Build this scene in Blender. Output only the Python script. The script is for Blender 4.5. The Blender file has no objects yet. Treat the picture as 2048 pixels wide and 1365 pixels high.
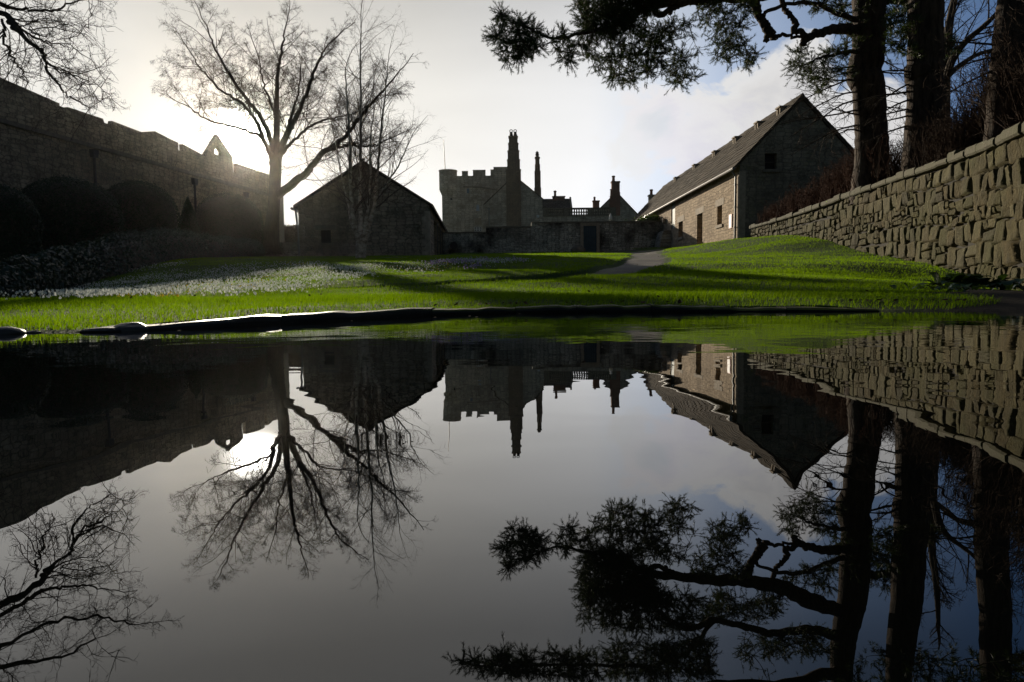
import bpy, math, random
import numpy as np
from mathutils import Vector, Matrix
from mathutils.geometry import tessellate_polygon

random.seed(7)
rng = np.random.default_rng(7)
S = bpy.context.scene
COL = S.collection
R = math.radians

# ------------------------------------------------------------------ camera
F = 1365.0                      # focal length in pixels of the 2048 px wide photograph
CAM = Vector((0.0, 0.0, 0.10))  # the lens is a hand's width above the pond
PITCH, ROLL = math.atan(92.5 / F), R(-0.60)
cam_rot = Matrix.Rotation(math.pi / 2 - PITCH, 3, 'X') @ Matrix.Rotation(ROLL, 3, 'Z')
cd = bpy.data.cameras.new('camera')
cam = bpy.data.objects.new('camera', cd)
COL.objects.link(cam)
cam.matrix_world = Matrix.Translation(CAM) @ cam_rot.to_4x4()
cd.sensor_width, cd.lens = 36.0, 24.0
cd.clip_start, cd.clip_end = 0.02, 3000.0
S.camera = cam

def ray(px, py):
    return cam_rot @ Vector(((px - 1024) / F, (682.5 - py) / F, -1.0))

def at(px, py, Y):
    d = ray(px, py)
    return CAM + d * (Y / d.y)

# ------------------------------------------------------------------ world, sun, exposure
sun_dir = ray(487, 268).normalized()
SUN_EL = math.asin(sun_dir.z)
SUN_AZ = math.atan2(sun_dir.x, sun_dir.y)
W = bpy.data.worlds.new('World')
S.world = W
W.use_nodes = True
nt = W.node_tree
for n in list(nt.nodes):
    nt.nodes.remove(n)

class NT:
    """short-hand for wiring a node tree"""

    def __init__(self, tree):
        self.t = tree

    def n(self, kind, _in=None, **props):
        nd = self.t.nodes.new(kind)
        for k, v in props.items():
            setattr(nd, k, v)
        for k, v in (_in or {}).items():
            self.set(nd, k, v)
        return nd

    def set(self, nd, k, v):
        s = nd.inputs[k]
        if isinstance(v, bpy.types.NodeSocket):
            self.t.links.new(v, s)
        elif isinstance(v, bpy.types.Node):
            self.t.links.new(v.outputs[0], s)
        else:
            s.default_value = v

    def math(self, op, a, b=0.0, c=None, clamp=False):
        nd = self.n('ShaderNodeMath', operation=op, use_clamp=clamp)
        self.set(nd, 0, a)
        self.set(nd, 1, b)
        if c is not None:
            self.set(nd, 2, c)
        return nd.outputs[0]

    def vmath(self, op, a, b=None):
        nd = self.n('ShaderNodeVectorMath', operation=op)
        self.set(nd, 0, a)
        if b is not None:
            self.set(nd, 1, b)
        return nd.outputs['Value'] if op in ('DOT_PRODUCT', 'LENGTH', 'DISTANCE') else nd.outputs[0]

    def mix(self, fac, a, b, blend='MIX'):
        nd = self.n('ShaderNodeMix', data_type='RGBA', blend_type=blend)
        self.set(nd, 0, fac)
        self.set(nd, 6, a)
        self.set(nd, 7, b)
        return nd.outputs[2]

    def ramp(self, fac, stops):
        nd = self.n('ShaderNodeValToRGB')
        cr = nd.color_ramp
        while len(cr.elements) < len(stops):
            cr.elements.new(0.5)
        for e, (p, c) in zip(cr.elements, stops):
            e.position = p
            e.color = (c, c, c, 1) if isinstance(c, (int, float)) else (*c, 1)
        self.set(nd, 0, fac)
        return nd.outputs[0]

    def noise(self, vec, scale, detail=4, rough=0.55, dist=0.0):
        nd = self.n('ShaderNodeTexNoise', {'Scale': scale, 'Detail': detail, 'Roughness': rough, 'Distortion': dist})
        if vec is not None:
            self.set(nd, 'Vector', vec)
        return nd

w = NT(nt)
tc = w.n('ShaderNodeTexCoord')
dirv = tc.outputs['Generated']
sky = w.n('ShaderNodeTexSky', sky_type='NISHITA', sun_disc=False, sun_elevation=SUN_EL,
          sun_rotation=SUN_AZ, altitude=100, air_density=1.5, dust_density=0.5, ozone_density=2.5)
SKY_K = 0.06
skyc = w.mix(1.0, sky.outputs[0], (SKY_K * 0.80, SKY_K * 0.97, SKY_K * 1.25, 1), 'MULTIPLY')
cosang = w.vmath('DOT_PRODUCT', dirv, tuple(sun_dir))
ang = w.math('ARCCOSINE', w.math('MINIMUM', cosang, 0.999999))
sep = w.n('ShaderNodeSeparateXYZ', {0: dirv})
# thin high cloud in front of the sun: bright near the sun, fading out sideways
veil_n = w.noise(w.vmath('MULTIPLY', dirv, (1.0, 1.0, 3.0)), 1.9, 5, 0.5, 0.5)
veil_c = w.ramp(w.math('MULTIPLY', ang, 1 / math.pi), [(0.0, (0.74, 0.71, 0.645)), (0.09, (0.77, 0.755, 0.72)), (0.15, (0.80, 0.805, 0.815)), (0.185, (0.62, 0.68, 0.78)), (0.212, (0.40, 0.49, 0.66)),
                                                       (0.25, (0.21, 0.30, 0.47)), (0.31, (0.05, 0.11, 0.24)), (0.42, (0.05, 0.075, 0.12)), (1.0, (0.045, 0.055, 0.075))])
sep0 = w.n('ShaderNodeSeparateXYZ', {0: dirv})
el_f = w.ramp(sep0.outputs[2], [(0.0, 1.25), (0.17, 1.20), (0.28, 1.04), (0.36, 0.86), (0.45, 0.56), (0.60, 0.42), (1.0, 0.40)])
veil = w.n('ShaderNodeVectorMath', {0: veil_c, 3: w.math('MULTIPLY', el_f, w.math('MULTIPLY_ADD', veil_n.outputs[0], 0.44, 0.80))}, operation='SCALE').outputs[0]
glow1 = w.math('MULTIPLY', w.math('POWER', 2.71828, w.math('MULTIPLY', ang, -1 / 0.060)), 0.30)
glow2 = w.math('MULTIPLY', w.math('POWER', 2.71828, w.math('MULTIPLY', w.math('MULTIPLY', ang, ang), -1 / (0.021 ** 2))), 30.0)
gl = w.mix(1.0, w.mix(glow1, (0, 0, 0, 1), (1.0, 0.90, 0.70, 1)),
           w.n('ShaderNodeVectorMath', {0: (1.0, 0.95, 0.85), 3: glow2}, operation='SCALE').outputs[0], 'ADD')
# a broken cumulus bank low above the barn, and thinner scraps round it
cl_n = w.noise(w.vmath('MULTIPLY', dirv, (1.0, 1.0, 1.5)), 9.0, 7, 0.58, 0.3)
cl_f = None
for cx_, cy_, rad_, wt_ in ((1330, 235, 0.085, 0.95), (1420, 250, 0.095, 1.0), (1510, 215, 0.10, 1.0), (1610, 180, 0.085, 0.95), (1700, 260, 0.12, 0.9), (1480, 330, 0.14, 0.9), (1260, 310, 0.08, 0.6), (1180, 60, 0.10, 0.35)):
    dd = w.vmath('DISTANCE', dirv, tuple(ray(cx_, cy_).normalized()))
    bl = w.math('MULTIPLY', w.math('POWER', 2.71828, w.math('MULTIPLY', w.math('MULTIPLY', dd, dd), -1 / (0.62 * rad_ * rad_))), wt_)
    cl_f = bl if cl_f is None else w.math('MAXIMUM', cl_f, bl)
cl_sh = w.math('MULTIPLY_ADD', w.math('SUBTRACT', cl_n.outputs[0], 0.5), 1.9, cl_f)
cl_f = w.ramp(cl_sh, [(0.42, 0.0), (0.58, 0.85), (0.9, 1.0)])
cl_c = w.ramp(cl_sh, [(0.36, (0.86, 0.83, 0.78)), (0.70, (0.84, 0.81, 0.765)), (1.0, (0.70, 0.68, 0.665))])
out_c = w.mix(1.0, w.mix(0.5, skyc, (0.0, 0.0, 0.0, 1)), veil, 'LIGHTEN')
out_c = w.mix(w.math('MULTIPLY', cl_f, 0.9), out_c, w.mix(0.5, cl_c, w.mix(1.0, cl_c, veil, 'LIGHTEN')))
out_c = w.mix(1.0, out_c, gl, 'ADD')
bg = w.n('ShaderNodeBackground', {'Color': out_c, 'Strength': 1.0})
wo = w.n('ShaderNodeOutputWorld', {'Surface': bg.outputs[0]})
W.cycles.sampling_method = 'MANUAL'
W.cycles.sample_map_resolution = 2048

sl = bpy.data.lights.new('sun', 'SUN')
sl.energy, sl.angle, sl.color = 5.0, R(0.53), (1.0, 0.88, 0.70)
so = bpy.data.objects.new('sun', sl)
COL.objects.link(so)
so.rotation_euler = sun_dir.to_track_quat('Z', 'Y').to_euler()
so.location = sun_dir * 200
S.view_settings.view_transform = 'Standard'
S.view_settings.look = 'None'
S.view_settings.exposure = 0.0
S.view_settings.gamma = 1.0
S.view_settings.use_curve_mapping = False
S.render.engine = 'CYCLES'
S.cycles.max_bounces = 8
S.cycles.transparent_max_bounces = 8
S.cycles.use_denoising = True

# ------------------------------------------------------------------ mesh helpers

class MB:
    """collects faces and links them as ONE mesh object"""

    def __init__(self):
        self.v, self.f = [], []

    def quad(self, a, b, c, d):
        i = len(self.v)
        self.v += [tuple(a), tuple(b), tuple(c), tuple(d)]
        self.f.append((i, i + 1, i + 2, i + 3))

    def box(self, x0, x1, y0, y1, z0, z1, m=None):
        i = len(self.v)
        p = [(x, y, z) for z in (z0, z1) for y in (y0, y1) for x in (x0, x1)]
        if m is not None:
            p = [tuple(m @ Vector(q)) for q in p]
        self.v += p
        self.f += [tuple(i + k for k in q) for q in
                   ((0, 2, 3, 1), (4, 5, 7, 6), (0, 1, 5, 4), (2, 6, 7, 3), (0, 4, 6, 2), (1, 3, 7, 5))]

    def prism(self, poly, a, b, fn):
        """2-D polygon extruded from a to b; fn(u, v, d) -> xyz"""
        i, n = len(self.v), len(poly)
        self.v += [tuple(fn(u, v, a)) for u, v in poly] + [tuple(fn(u, v, b)) for u, v in poly]
        tri = tessellate_polygon([[Vector((u, v, 0)) for u, v in poly]])
        for t in tri:
            self.f.append((i + t[0], i + t[1], i + t[2]))
            self.f.append((i + n + t[2], i + n + t[1], i + n + t[0]))
        for k in range(n):
            l = (k + 1) % n
            self.f.append((i + k, i + l, i + n + l, i + n + k))

    def panel(self, outer, holes, depth, fn):
        """flat face with openings whose reveals run back to depth"""
        i = len(self.v)
        loops = [outer] + holes
        allp = [p for l in loops for p in l]
        self.v += [tuple(fn(u, v, 0)) for u, v in allp]
        for t in tessellate_polygon([[Vector((u, v, 0)) for u, v in l] for l in loops]):
            self.f.append((i + t[0], i + t[1], i + t[2]))
        for h in holes:
            n = len(h)
            for k in range(n):
                a, b = h[k], h[(k + 1) % n]
                self.quad(fn(*a, 0), fn(*b, 0), fn(*b, depth), fn(*a, depth))

    def lathe(self, prof, cx, cy, seg=16, a0=0.0, a1=2 * math.pi):
        i, n = len(self.v), len(prof)
        full = abs(a1 - a0 - 2 * math.pi) < 1e-6
        m = seg if full else seg + 1
        for k in range(m):
            a = a0 + (a1 - a0) * k / seg
            self.v += [(cx + r * math.cos(a), cy + r * math.sin(a), z) for r, z in prof]
        for k in range(seg):
            l = (k + 1) % m
            for j in range(n - 1):
                self.f.append((i + k * n + j, i + l * n + j, i + l * n + j + 1, i + k * n + j + 1))

    def tube(self, pts, r, sides=8):
        T = Tubes()
        T.add(np.array(pts, float), np.full(len(pts), r) if np.isscalar(r) else np.array(r), sides, cap=True)
        v, f = T.lists()
        i = len(self.v)
        self.v += v
        self.f += [tuple(i + k for k in q) for q in f]

    def build(self, name, mat, parent=None, smooth=False):
        me = bpy.data.meshes.new(name)
        me.from_pydata(self.v, [], self.f)
        return link(name, me, mat, parent, smooth)

def link(name, me, mat, parent=None, smooth=False):
    me.update()
    if smooth:
        me.polygons.foreach_set('use_smooth', [True] * len(me.polygons))
    if mat is not None:
        me.materials.append(mat)
    o = bpy.data.objects.new(name, me)
    COL.objects.link(o)
    if parent is not None:
        o.parent = parent
        o.matrix_parent_inverse = parent.matrix_basis.inverted()
    return o

def np_mesh(name, V, Fq, mat, parent=None, smooth=False, attr=None):
    """V (n,3), Fq (m,k) index array"""
    V = np.asarray(V, np.float32)
    Fq = np.asarray(Fq, np.int32)
    me = bpy.data.meshes.new(name)
    k = Fq.shape[1]
    me.vertices.add(len(V))
    me.vertices.foreach_set('co', V.ravel())
    me.loops.add(Fq.size)
    me.loops.foreach_set('vertex_index', Fq.ravel())
    me.polygons.add(len(Fq))
    me.polygons.foreach_set('loop_start', np.arange(0, Fq.size, k, dtype=np.int32))
    me.update(calc_edges=True)
    me.validate()
    return link(name, me, mat, parent, smooth)

class Tubes:
    def __init__(self):
        self.V, self.Q, self.n = [], [], 0

    def add(self, P, rad, sides=4, cap=False):
        P = np.asarray(P, float)
        n = len(P)
        T = np.gradient(P, axis=0)
        T /= np.linalg.norm(T, axis=1)[:, None] + 1e-9
        mean = P[-1] - P[0]
        ref = np.array([0.0, 0.0, 1.0]) if abs(mean[2]) < 0.8 * (np.linalg.norm(mean) + 1e-9) else np.array([0.31, 0.95, 0.0])
        U = np.cross(T, ref)
        U /= np.linalg.norm(U, axis=1)[:, None] + 1e-9
        Vv = np.cross(T, U)
        a = np.arange(sides) * 2 * np.pi / sides
        ring = P[:, None, :] + np.asarray(rad)[:, None, None] * (U[:, None, :] * np.cos(a)[None, :, None] + Vv[:, None, :] * np.sin(a)[None, :, None])
        self.V.append(ring.reshape(-1, 3))
        i = self.n + np.arange(n - 1)[:, None] * sides + np.arange(sides)[None, :]
        j = self.n + np.arange(n - 1)[:, None] * sides + (np.arange(sides)[None, :] + 1) % sides
        self.Q.append(np.stack([i, j, j + sides, i + sides], -1).reshape(-1, 4))
        self.n += n * sides
        if cap:
            for e, c in ((0, P[0]), (n - 1, P[-1])):
                ci = self.n
                self.V.append(c[None, :])
                self.n += 1
                base = ci - n * sides if e == 0 else ci - 1 - sides
                k = np.arange(sides)
                q = np.stack([np.full(sides, ci), base + k, base + (k + 1) % sides, base + (k + 1) % sides], -1)
                self.Q.append(q)

    def lists(self):
        v = [tuple(p) for p in np.concatenate(self.V)]
        f = []
        for q in np.concatenate(self.Q):
            f.append(tuple(q) if q[2] != q[3] else tuple(q[:3]))
        return v, f

    def build(self, name, mat, parent=None, smooth=True):
        if not self.V:
            return None
        Q = np.concatenate(self.Q)
        tri = Q[:, 2] == Q[:, 3]
        if tri.any():
            v, f = self.lists()
            me = bpy.data.meshes.new(name)
            me.from_pydata(v, [], f)
            return link(name, me, mat, parent, smooth)
        return np_mesh(name, np.concatenate(self.V), Q, mat, parent, smooth)

def tag(o, label=None, cat=None, group=None, kind=None):
    if label:
        o['label'] = label
    if cat:
        o['category'] = cat
    if group:
        o['group'] = group
    if kind:
        o['kind'] = kind
    return o

def empty(name, loc, label, cat, group=None):
    o = bpy.data.objects.new(name, None)
    o.empty_display_size = 0.2
    COL.objects.link(o)
    o.location = loc
    bpy.context.view_layer.update()
    return tag(o, label, cat, group)

def smooth01(t):
    t = np.clip(t, 0, 1)
    return t * t * (3 - 2 * t)

# smooth value noise for shapes
_g = rng.random((64, 64))

def vnoise(x, y, s=1.0):
    x = np.asarray(x, float) * s
    y = np.asarray(y, float) * s
    xi, yi = np.floor(x).astype(int), np.floor(y).astype(int)
    fx, fy = x - xi, y - yi
    fx, fy = fx * fx * (3 - 2 * fx), fy * fy * (3 - 2 * fy)
    a = _g[xi % 64, yi % 64] * (1 - fx) + _g[(xi + 1) % 64, yi % 64] * fx
    b = _g[xi % 64, (yi + 1) % 64] * (1 - fx) + _g[(xi + 1) % 64, (yi + 1) % 64] * fx
    return a * (1 - fy) + b * fy

# ------------------------------------------------------------------ materials
MATS = {}

def new_mat(name):
    m = bpy.data.materials.new(name)
    m.use_nodes = True
    m.node_tree.nodes.clear()
    t = NT(m.node_tree)
    out = t.n('ShaderNodeOutputMaterial')
    b = t.n('ShaderNodeBsdfPrincipled')
    t.set(out, 'Surface', b.outputs[0])
    MATS[name] = m
    return m, t, b, out

def bump(t, b, h, strength, dist=0.02):
    bn = t.n('ShaderNodeBump', {'Strength': strength, 'Distance': dist, 'Height': h})
    t.set(b, 'Normal', bn.outputs[0])

def plain(name, col, rough=0.8, var=0.25, scale=4.0, metal=0.0, bumpk=0.3, spec=0.3):
    m, t, b, _ = new_mat(name)
    tc = t.n('ShaderNodeTexCoord')
    n = t.noise(tc.outputs['Object'], scale, 6, 0.6)
    dark = tuple(c * (1 - var) for c in col) + (1,)
    light = tuple(min(1, c * (1 + var)) for c in col) + (1,)
    t.set(b, 'Base Color', t.mix(t.ramp(n.outputs[0], [(0.3, 0.0), (0.7, 1.0)]), dark, light))
    t.set(b, 'Roughness', rough)
    t.set(b, 'Metallic', metal)
    t.set(b, 'Specular IOR Level', spec)
    if bumpk:
        bump(t, b, n.outputs[0], bumpk)
    return m

def masonry(name, c1, c2, mortar, bw=0.55, bh=0.24, axis='x', distort=0.10, bumpk=0.8, lichen=None, stain=0.45, patch=0.5):
    """coursed rubble: a warped brick pattern with per-stone tint, joints, stains"""
    m, t, b, _ = new_mat(name)
    tc = t.n('ShaderNodeTexCoord')
    sep = t.n('ShaderNodeSeparateXYZ', {0: tc.outputs['Object']})
    u = sep.outputs[0] if axis == 'x' else sep.outputs[1]
    uv = t.n('ShaderNodeCombineXYZ', {0: u, 1: sep.outputs[2], 2: 0.0}).outputs[0]
    wob = t.noise(uv, 0.8 / bw, 3, 0.5)
    wv = t.vmath('SUBTRACT', wob.outputs[1], (0.5, 0.5, 0.5))
    wv = t.vmath('MULTIPLY', wv, (distort * 2.4, distort * 1.6, 0))
    uv2 = t.vmath('MULTIPLY', t.vmath('ADD', uv, wv), (1.0 / bw, 1.0 / bh, 1.0))
    vor = t.n('ShaderNodeTexVoronoi', {'Vector': uv2, 'Scale': 1.0, 'Randomness': 0.62}, voronoi_dimensions='2D', feature='F1', distance='CHEBYCHEV')
    vore = t.n('ShaderNodeTexVoronoi', {'Vector': uv2, 'Scale': 1.0, 'Randomness': 0.62}, voronoi_dimensions='2D', feature='F2', distance='CHEBYCHEV')
    edge = t.math('SUBTRACT', vore.outputs['Distance'], vor.outputs['Distance'])
    tint = t.n('ShaderNodeSeparateXYZ', {0: vor.outputs['Color']}).outputs[0]
    joint = t.math('MULTIPLY', t.ramp(edge, [(0.03, 1.0), (0.16, 0.0)]), 0.9)
    spot = t.noise(uv, 0.9 / bw, 3, 0.7, 0.5)
    tint = t.math('MULTIPLY_ADD', t.math('SUBTRACT', spot.outputs[0], 0.5), 1.5, t.math('MULTIPLY', tint, 0.9), clamp=True)
    fine = t.noise(tc.outputs['Object'], 9.0, 6, 0.65)
    big = t.noise(tc.outputs['Object'], 0.45, 5, 0.6, 0.4)
    col = t.mix(tint, (*c1, 1), (*c2, 1))
    col = t.mix(t.ramp(fine.outputs[0], [(0.35, 0.0), (0.75, 0.7)]), col, tuple(min(1, x * 1.7) for x in c2) + (1,))
    col = t.mix(t.math('MULTIPLY', t.ramp(big.outputs[0], [(0.42, 0.0), (0.66, 1.0)]), stain), col, tuple(x * 0.30 for x in c1) + (1,))
    if lichen:
        ln = t.noise(tc.outputs['Object'], 2.6, 6, 0.7)
        col = t.mix(t.math('MULTIPLY', t.ramp(ln.outputs[0], [(0.56, 0.0), (0.68, 1.0)]), patch), col, (*lichen, 1))
    col = t.mix(joint, col, (*mortar, 1))
    t.set(b, 'Base Color', col)
    t.set(b, 'Roughness', 0.9)
    t.set(b, 'Specular IOR Level', 0.2)
    h = t.math('SUBTRACT', t.math('MULTIPLY', fine.outputs[0], 0.5), t.math('MULTIPLY', joint, 0.8))
    h = t.math('ADD', h, t.math('MULTIPLY', tint, 0.35))
    bump(t, b, h, bumpk, 0.05)
    return m

def slates(name, c1, c2, axis='y'):
    m, t, b, _ = new_mat(name)
    tc = t.n('ShaderNodeTexCoord')
    sep = t.n('ShaderNodeSeparateXYZ', {0: tc.outputs['Object']})
    u = sep.outputs[1] if axis == 'y' else sep.outputs[0]
    uv = t.n('ShaderNodeCombineXYZ', {0: u, 1: t.math('MULTIPLY', sep.outputs[2], 1.35), 2: 0.0}).outputs[0]
    wob = t.noise(uv, 1.3, 2, 0.5)
    uv2 = t.vmath('ADD', uv, t.vmath('MULTIPLY', t.vmath('SUBTRACT', wob.outputs[1], (0.5, 0.5, 0.5)), (0.12, 0.06, 0)))
    br = t.n('ShaderNodeTexBrick', {'Vector': uv2, 'Color1': (0, 0, 0, 1), 'Color2': (1, 1, 1, 1), 'Mortar': (0, 0, 0, 1), 'Scale': 1.0,
                                    'Mortar Size': 0.03, 'Mortar Smooth': 0.5, 'Brick Width': 0.55, 'Row Height': 0.34}, offset=0.5)
    fine = t.noise(tc.outputs['Object'], 3.0, 7, 0.7)
    col = t.mix(br.outputs[0], (*c1, 1), (*c2, 1))
    col = t.mix(t.ramp(fine.outputs[0], [(0.45, 0.0), (0.75, 0.75)]), col, (0.085, 0.075, 0.035, 1))
    col = t.mix(br.outputs[1], col, (0.015, 0.013, 0.011, 1))
    t.set(b, 'Base Color', col)
    t.set(b, 'Roughness', 0.9)
    t.set(b, 'Specular IOR Level', 0.1)
    bump(t, b, t.math('ADD', t.math('MULTIPLY', br.outputs[0], 0.8), t.math('SUBTRACT', fine.outputs[0], t.math('MULTIPLY', br.outputs[1], 1.5))), 1.0, 0.07)
    return m

def leafy(name, col, col2, trans=0.35, rough=0.55, spec=0.25, scale=1.2, glow=(1.5, 1.35, 0.6, 1)):
    m, t, b, out = new_mat(name)
    geo = t.n('ShaderNodeNewGeometry')
    tc = t.n('ShaderNodeTexCoord')
    n = t.noise(tc.outputs['Object'], scale, 4, 0.6)
    f = t.math('ADD', t.math('MULTIPLY', geo.outputs['Random Per Island'], 0.6), t.math('MULTIPLY', n.outputs[0], 0.5))
    c = t.mix(f, (*col, 1), (*col2, 1))
    t.set(b, 'Base Color', c)
    t.set(b, 'Roughness', rough)
    t.set(b, 'Specular IOR Level', spec)
    if trans:
        tr = t.n('ShaderNodeBsdfTranslucent', {'Color': t.mix(1.0, c, glow, 'MULTIPLY')})
        mx = t.n('ShaderNodeMixShader', {0: trans, 1: b.outputs[0], 2: tr.outputs[0]})
        t.set(out, 'Surface', mx.outputs[0])
    return m

def bark(name, c1, c2, sx=6.0, sz=1.0, rough=0.9, bumpk=0.8):
    m, t, b, _ = new_mat(name)
    tc = t.n('ShaderNodeTexCoord')
    v = t.vmath('MULTIPLY', tc.outputs['Object'], (sx, sx, sz))
    n = t.noise(v, 1.6, 7, 0.65, 0.3)
    t.set(b, 'Base Color', t.mix(t.ramp(n.outputs[0], [(0.36, 0.0), (0.66, 1.0)]), (*c1, 1), (*c2, 1)))
    t.set(b, 'Roughness', rough)
    t.set(b, 'Specular IOR Level', 0.2)
    bump(t, b, n.outputs[0], bumpk, 0.06)
    return m

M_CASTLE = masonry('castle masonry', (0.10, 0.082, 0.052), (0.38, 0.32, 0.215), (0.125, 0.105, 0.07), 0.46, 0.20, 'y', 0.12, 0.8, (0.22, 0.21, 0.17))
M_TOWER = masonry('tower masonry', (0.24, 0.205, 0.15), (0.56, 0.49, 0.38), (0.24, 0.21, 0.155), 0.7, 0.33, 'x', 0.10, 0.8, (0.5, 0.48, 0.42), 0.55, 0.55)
M_HOUSE = masonry('house masonry', (0.19, 0.155, 0.115), (0.55, 0.465, 0.36), (0.26, 0.22, 0.17), 0.62, 0.3, 'x', 0.12, 0.8, (0.5, 0.47, 0.40), 0.5, 0.4)
M_HUT = masonry('outhouse masonry', (0.115, 0.09, 0.058), (0.40, 0.32, 0.22), (0.17, 0.135, 0.09), 0.44, 0.19, 'x', 0.08, 0.9, (0.30, 0.28, 0.22), 0.5, 0.3)
M_GARDEN = masonry('garden wall rubble', (0.085, 0.068, 0.05), (0.66, 0.58, 0.46), (0.14, 0.115, 0.085), 0.30, 0.13, 'x', 0.07, 1.0, (0.42, 0.37, 0.28), 1.25, 0.5)
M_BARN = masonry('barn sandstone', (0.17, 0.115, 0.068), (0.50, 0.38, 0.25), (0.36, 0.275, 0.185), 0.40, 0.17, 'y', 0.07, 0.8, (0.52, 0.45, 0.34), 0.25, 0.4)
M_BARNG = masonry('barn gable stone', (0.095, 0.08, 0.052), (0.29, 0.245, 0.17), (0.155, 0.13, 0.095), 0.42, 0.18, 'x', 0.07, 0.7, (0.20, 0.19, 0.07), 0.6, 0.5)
M_SLATE = slates('stone slates', (0.055, 0.043, 0.03), (0.115, 0.09, 0.064), 'y')
M_STONESLATE = leafy('loose stone slates', (0.022, 0.017, 0.011), (0.115, 0.09, 0.062), 0, 0.95, 0.1, 2.0)
M_SLATEX = slates('stone slates across', (0.12, 0.095, 0.075), (0.2, 0.165, 0.125), 'x')
M_DRESSED = plain('dressed sandstone', (0.36, 0.29, 0.205), 0.85, 0.3, 5)
M_DARKST = plain('weathered dressed stone', (0.17, 0.145, 0.105), 0.9, 0.35, 4)
M_BRICKC = masonry('chimney brick', (0.20, 0.085, 0.055), (0.27, 0.13, 0.085), (0.16, 0.11, 0.085), 0.23, 0.08, 'x', 0.02, 0.5)
M_POT = plain('clay chimney pot', (0.30, 0.12, 0.07), 0.75, 0.25, 8)
M_LEAD = plain('grey painted pipe', (0.20, 0.185, 0.165), 0.5, 0.2, 3, 0.0, 0.1)
M_IRON = plain('dark iron', (0.03, 0.028, 0.025), 0.6, 0.3, 6)
M_DOORT = plain('dark teal paint', (0.022, 0.056, 0.076), 0.55, 0.3, 3, 0.0, 0.2)
M_DOORG = plain('grey green paint', (0.13, 0.17, 0.16), 0.6, 0.3, 3, 0.0, 0.2)
M_WHITE = plain('white paint', (0.72, 0.71, 0.68), 0.5, 0.1, 3, 0.0, 0.1)
M_RED = plain('red sign border', (0.42, 0.03, 0.04), 0.5, 0.15, 3, 0.0, 0.0)
M_DARK = plain('unlit interior', (0.012, 0.011, 0.010), 0.9, 0.3, 2, 0.0, 0.0)
M_TIMBER = plain('old timber', (0.07, 0.055, 0.04), 0.8, 0.35, 7)
M_BOULDER = plain('boulder stone', (0.22, 0.175, 0.115), 0.9, 0.35, 3, 0, 0.8)
M_TWIG = bark('twig bark', (0.035, 0.026, 0.018), (0.085, 0.062, 0.042), 9, 2)
M_BARK = bark('grey brown bark', (0.04, 0.03, 0.021), (0.10, 0.077, 0.053), 7, 1.2)
M_PINEBARK = bark('furrowed pine bark', (0.018, 0.012, 0.008), (0.105, 0.072, 0.046), 6, 1.1, 0.9, 1.0)
M_BIRCH = bark('pale birch bark', (0.20, 0.15, 0.10), (0.66, 0.58, 0.46), 3, 5, 0.7, 0.4)
M_BIRCHTWIG = bark('birch twig bark', (0.07, 0.05, 0.037), (0.17, 0.125, 0.09), 9, 2)
M_REDTWIG = bark('red brown twigs', (0.045, 0.018, 0.009), (0.10, 0.042, 0.022), 9, 2)
M_DRYTWIG = bark('dead bracken twigs', (0.035, 0.022, 0.014), (0.085, 0.05, 0.03), 9, 2)
M_NEEDLE = leafy('pine needles', (0.020, 0.038, 0.012), (0.055, 0.085, 0.03), 0.25, 0.5)
M_YEW = leafy('yew leaves', (0.012, 0.022, 0.008), (0.03, 0.048, 0.016), 0.1, 0.6)
M_IVY = leafy('ivy leaves', (0.012, 0.027, 0.014), (0.035, 0.062, 0.038), 0.12, 0.5, 0.4)
M_GRASS = leafy('lawn grass blades', (0.056, 0.145, 0.003), (0.152, 0.255, 0.005), 0.64, 0.6, 0.08, 0.9)
_t = NT(M_GRASS.node_tree)
_tc = _t.n('ShaderNodeTexCoord')
_n = _t.noise(_tc.outputs['Object'], 0.35, 6, 0.65)
_geo = _t.n('ShaderNodeNewGeometry')
_dry = _t.math('MULTIPLY', _t.ramp(_n.outputs[0], [(0.50, 0.0), (0.72, 1.0)]), _t.ramp(_geo.outputs['Random Per Island'], [(0.45, 0.0), (0.75, 1.0)]))
for _nd in list(M_GRASS.node_tree.nodes):
    if _nd.type == 'BSDF_PRINCIPLED':
        _src = _nd.inputs['Base Color'].links[0].from_socket
        _mixed = _t.mix(_t.math('MULTIPLY', _dry, 0.7), _src, (0.17, 0.15, 0.025, 1))
        _t.set(_nd, 'Base Color', _mixed)
M_PETAL = leafy('snowdrop petals', (0.66, 0.70, 0.66), (0.82, 0.84, 0.80), 0.4, 0.5, glow=(1, 1, 1, 1))
M_YELLOW = leafy('aconite petals', (0.6, 0.42, 0.02), (0.75, 0.58, 0.04), 0.3, 0.5, glow=(1, 1, 1, 1))
M_PURPLE = leafy('crocus petals', (0.26, 0.17, 0.42), (0.50, 0.40, 0.62), 0.4, 0.5, glow=(1, 1, 1, 1))
M_DOCK = leafy('dock leaves', (0.02, 0.05, 0.012), (0.06, 0.11, 0.025), 0.25, 0.35, 0.5)

# ------------------------------------------------------------------ ground
PY = [-400, -60, 0, 4, 6, 10, 16, 25, 41, 50, 60, 500]
PZ = [0.3, 0.3, 0.05, 0.055, 0.10, 0.35, 0.85, 1.50, 2.50, 3.15, 3.2, 3.6]
# far edge of the pond: (photo column, distance)
EDGE = [(-900, 1.6), (-100, 2.0), (230, 2.10), (400, 2.30), (560, 2.62), (700, 2.95), (850, 3.40), (1024, 3.78), (1200, 3.76), (1400, 3.62),
        (1600, 3.50), (1850, 3.30), (2100, 3.20), (3000, 2.9)]
EX = [(c - 1024) / F * d for c, d in EDGE]
EY = [d for c, d in EDGE]

def edge_y(x):
    return np.interp(x, EX, EY)

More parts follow.
